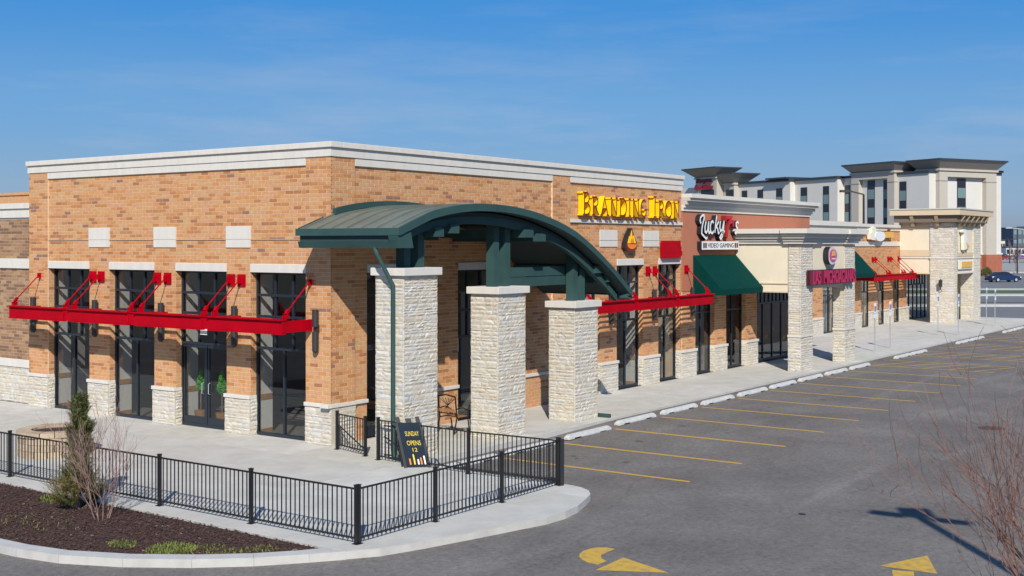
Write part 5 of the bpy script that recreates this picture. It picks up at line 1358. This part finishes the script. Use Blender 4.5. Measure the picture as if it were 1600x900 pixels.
# ------------------------------------------------------------------ cars and things far away
def car(loc, rz, paint, label, group=None):
    t = thing('parked_car', loc, label, 'car', group); o_ = ORG[t.name]; M = Matrix.Translation(o_) @ Matrix.Rotation(rz, 4, 'Z')
    def tr(q): q.v = [tuple(M @ Vector(v)) for v in q.v]; return q
    prof = [(-2.25,.32,.80),(-2.28,.60,.84),(-2.15,.88,.84),(-1.35,.97,.88),(-.6,.98,.9),(.6,.96,.9),(1.35,.90,.88),(1.95,.78,.83),(2.25,.62,.78),(2.28,.34,.74)]
    q = MB(); vs = []
    for x, z, w_ in prof: vs += [(x,-w_,.26),(x,-w_*1.0,max(.3,z-.16)),(x,-w_*.88,z),(x,w_*.88,z),(x,w_,max(.3,z-.16)),(x,w_,.26)]
    fs = [(6*i+j, 6*i+j+1, 6*i+j+7, 6*i+j+6) for i in range(len(prof)-1) for j in range(5)] + [tuple(range(6)), tuple(reversed(range(6*len(prof)-6, 6*len(prof))))]
    q.add(vs, fs); tr(q).build('body', paint, t, smooth=True)
    cab = [(-1.75,.93,.74),(-1.05,1.34,.62),(-.2,1.42,.60),(.45,1.36,.60),(1.25,.90,.72)]
    q = MB(); vs = []
    for x, z, w_ in cab: vs += [(x,-.78,.90),(x,-w_,z-.02),(x,-w_*.9,z),(x,w_*.9,z),(x,w_,z-.02),(x,.78,.90)]
    fs = [(6*i+j, 6*i+j+1, 6*i+j+7, 6*i+j+6) for i in range(4) for j in range(5)] + [tuple(range(6)), tuple(reversed(range(24, 30)))]
    q.add(vs, fs); cb_ = tr(q).build('window_glass', hglass, t)
    q = MB(); q.add([(-1.1,-.55,1.36),(-.2,-.54,1.435),(.5,-.54,1.375),(.5,.54,1.375),(-.2,.54,1.435),(-1.1,.55,1.36)], [(0,1,4,5),(1,2,3,4)]); q.add([(.10,-.625,1.33),(.2,-.625,1.33),(.2,-.79,.92),(.08,-.79,.92)], [(0,1,2,3)]); q.add([(.10,.625,1.33),(.2,.625,1.33),(.2,.79,.92),(.08,.79,.92)], [(0,1,2,3)])
    tr(q).build('roof', paint, t)
    for x in (-1.35, 1.4):
        for s_ in (-1, 1):
            q = MB(); q.tube([(x, s_*.70, .33), (x, s_*.90, .33)], .33, 14); wl = tr(q).build('wheel', blackm, t)
            q = MB(); q.tube([(x, s_*.901, .33), (x, s_*.91, .33)], .20, 10); tr(q).build('rim', galv, t)
    for s_ in (-1, 1):
        q = MB(); q.box(2.10, 2.27, s_*.62-.13, s_*.62+.13, .60, .72); tr(q).build('headlight', whitem, t)
        q = MB(); q.box(-2.29, -2.2, s_*.62-.14, s_*.62+.14, .66, .80); tr(q).build('tail_light', redm, t)
    return t
navy = mat('car_navy', (.012,.028,.075), .25); car((150.6, 19.5, .0), cA + R(-78), navy, 'dark blue sedan parked before the brick end of the hotel')
cols = [mat('car_red', (.30,.02,.03), .3), mat('car_dark', (.02,.02,.025), .3), mat('car_silver', (.42,.43,.45), .3), mat('car_maroon', (.16,.02,.03), .3), mat('car_white', (.65,.65,.65), .3)]
Z0 = Vector((CAMP.x, CAMP.y, 0))
for i, (px, d, ci, lab) in enumerate([(1566, 395, 0, 'distant red car right of the hotel edge, leftmost of its row'), (1574, 396, 3, 'distant maroon car second in the far row'), (1585, 398, 1, 'distant black car third in the far row'), (1594, 400, 0, 'distant red car at the right end of the far row'),
                          (1570, 440, 2, 'distant silver car in the rearmost row'), (1588, 442, 4, 'distant white car in the rearmost row')]):
    p = Z0 + FV*d + RV*(px-800)/1892*d; car((p.x, p.y, .06), cA + R(70 if i % 2 else -60), cols[ci], lab, 'cars in the far parking lot')
def far(px, d): return Z0 + FV*d + RV*((px-800)/1892*d)
FX = Fr(Z0, RV, -FV)
def fbx(name, px0, px1, d, depth, z1, m, label, cat, wins=None, z0=0):
    a, b = (px0-800)/1892*d, (px1-800)/1892*d
    F = Fr(Z0 + FV*d, RV, -FV); t = thing(name, tuple(F.p((a+b)/2, 0, 0)), label, cat)
    q = MB(); F.box(q, a, b, -depth, 0, z0, z1); q.build('wall', m, t)
    q = MB(); F.box(q, a-.3, b+.3, -depth-.3, .3, z1+.01, z1+.5); q.build('roof', hdark, t)
    if wins:
        rows, cols_, wm = wins
        for r in range(rows):
            for c in range(cols_):
                ua = a + (b-a)*(c+.15)/cols_; ub = a + (b-a)*(c+.85)/cols_; za_ = z0 + (z1-z0)*(r+.3)/rows; zb2 = z0 + (z1-z0)*(r+.8)/rows
                q = MB(); F.box(q, ua, ub, 0, .12, za_, zb2); q.build('window', wm, t)
fbx('office_building', 1583, 1625, 560, 20, 12.4, mat('far_dark_wall', (.075,.095,.13), .8), 'dark office building far right beyond the parking lots', 'building', (3, 6, hglass2))
fbx('low_store_building', 1563, 1570.5, 520, 12, 6.6, mat('far_cream_wall', (.60,.56,.48), .9), 'small pale store just right of the hotel edge', 'building', (1, 2, hglass))
fbx('store_building', 1572, 1620, 500, 14, 3.6, mat('far_white_wall', (.55,.55,.55), .9), 'long low white store in front of the dark office building', 'building', (1, 8, hglass))
random.seed(55)
q = MB()
for _ in range(1500):
    px = random.uniform(1380, 1900); d = random.uniform(640, 700); p = far(px, d); h = 5 + 5*random.random()**2 + 2.5*math.sin(px*.05)
    s_ = random.uniform(.6, 1.8); z = random.uniform(.5, h)
    q.add([(p.x-s_*RV.x, p.y-s_*RV.y, z-s_), (p.x+s_*RV.x, p.y+s_*RV.y, z-s_*.7), (p.x+s_*.4*FV.x, p.y+s_*.4*FV.y, z+s_*1.3)], [(0,1,2)], 0)
tag(q.build('far_woods', mat('far_haze_trees', (.11,.115,.13), .95), kind='stuff'), 'hazy grey leafless tree line along the horizon', 'trees')  # bluish distance haze is mixed into the tree colour
def lamp_post(px, d, h, label, arm=0, m=lampm):
    p = far(px, d); t = thing('lamp_post', tuple(p), label, 'lamp post')
    q = MB(); q.tube([p, p + Vector((0,0,h))], [.14,.09], 6); q.build('pole', m, t)
    q = MB(); e = p + Vector((0,0,h)); f_ = e + RV*(arm if arm else 1.2) + Vector((0,0,.3 if arm else 0)); q.bar(e, f_, .12, .12); q.bar(f_, f_ + RV*(.9 if arm >= 0 else -.9), .5, .2); q.build('lamp_head', m, t)
lamp_post(1577.5, 320, 6.4, 'thin lamp post right of the hotel edge in the pale lot')
lamp_post(1589.5, 214, 8.2, 'tall dark lamp post near the right edge of view')
lamp_post(1606, 190, 7.4, 'street lamp with a long arm reaching in from the right', -2.6, galv)
lamp_post(1349.5, 108, 9.6, 'grey lamp post whose top shows above the far brick shop', -1.2, lampm)
p = far(1591, 300); t = thing('street_name_sign', tuple(p), 'small blue street sign on a thin post at the right edge', 'sign')
q = MB(); q.tube([p, p+Vector((0,0,2.6))], .05, 5); q.build('post', galv, t); F = Fr(p, RV, -FV); q = MB(); F.box(q, -.8, 1.0, .06, .1, 1.9, 2.4); q.build('plate', blue, t)
def bare_far(px, d, h, label):
    p = far(px, d); t = thing('bare_tree', tuple(p), label, 'tree')
    q = MB(); q.tube([p, p+Vector((0,0,h*.4))], [.10,.06], 5); q.build('trunk', barkm, t)
    q = MB()
    for k in range(9):
        a = R(k*40); twigs(q, p+Vector((0,0,h*.3)), Vector((math.cos(a)*.5, math.sin(a)*.5, 1)), h*.6, .05, 2, .5, .03, 4, (2,3), .1, .018)
    q.build('branches', barkm, t, kind='stuff')
bare_far(1587, 230, 4.5, 'small leafless tree on the pale lot near the right edge')
random.seed(61)
p = far(1541, 196)
t = thing('evergreen_bush', tuple(p), 'dark evergreen bush at the foot of the brick hotel end', 'bush')
q = MB(); q.tube([p, p+Vector((0,0,.6))], .06, 5); q.build('stem', barkm, t)
q = MB()
for _ in range(500):
    a = random.uniform(0,6.28); h = random.random(); r_ = 1.0*math.sqrt(max(0,1-h*h))*random.uniform(.5,1); c_ = p + Vector((r_*math.cos(a), r_*math.sin(a), .1+1.3*h)); s_ = .12
    q.add([c_+Vector((-s_,0,-s_)), c_+Vector((s_,s_,0)), c_+Vector((0,-s_,s_))], [(0,1,2)], random.randrange(4))
q.build('foliage', needle, t, kind='stuff')
# left edge: parapet behind is part of the rear wing
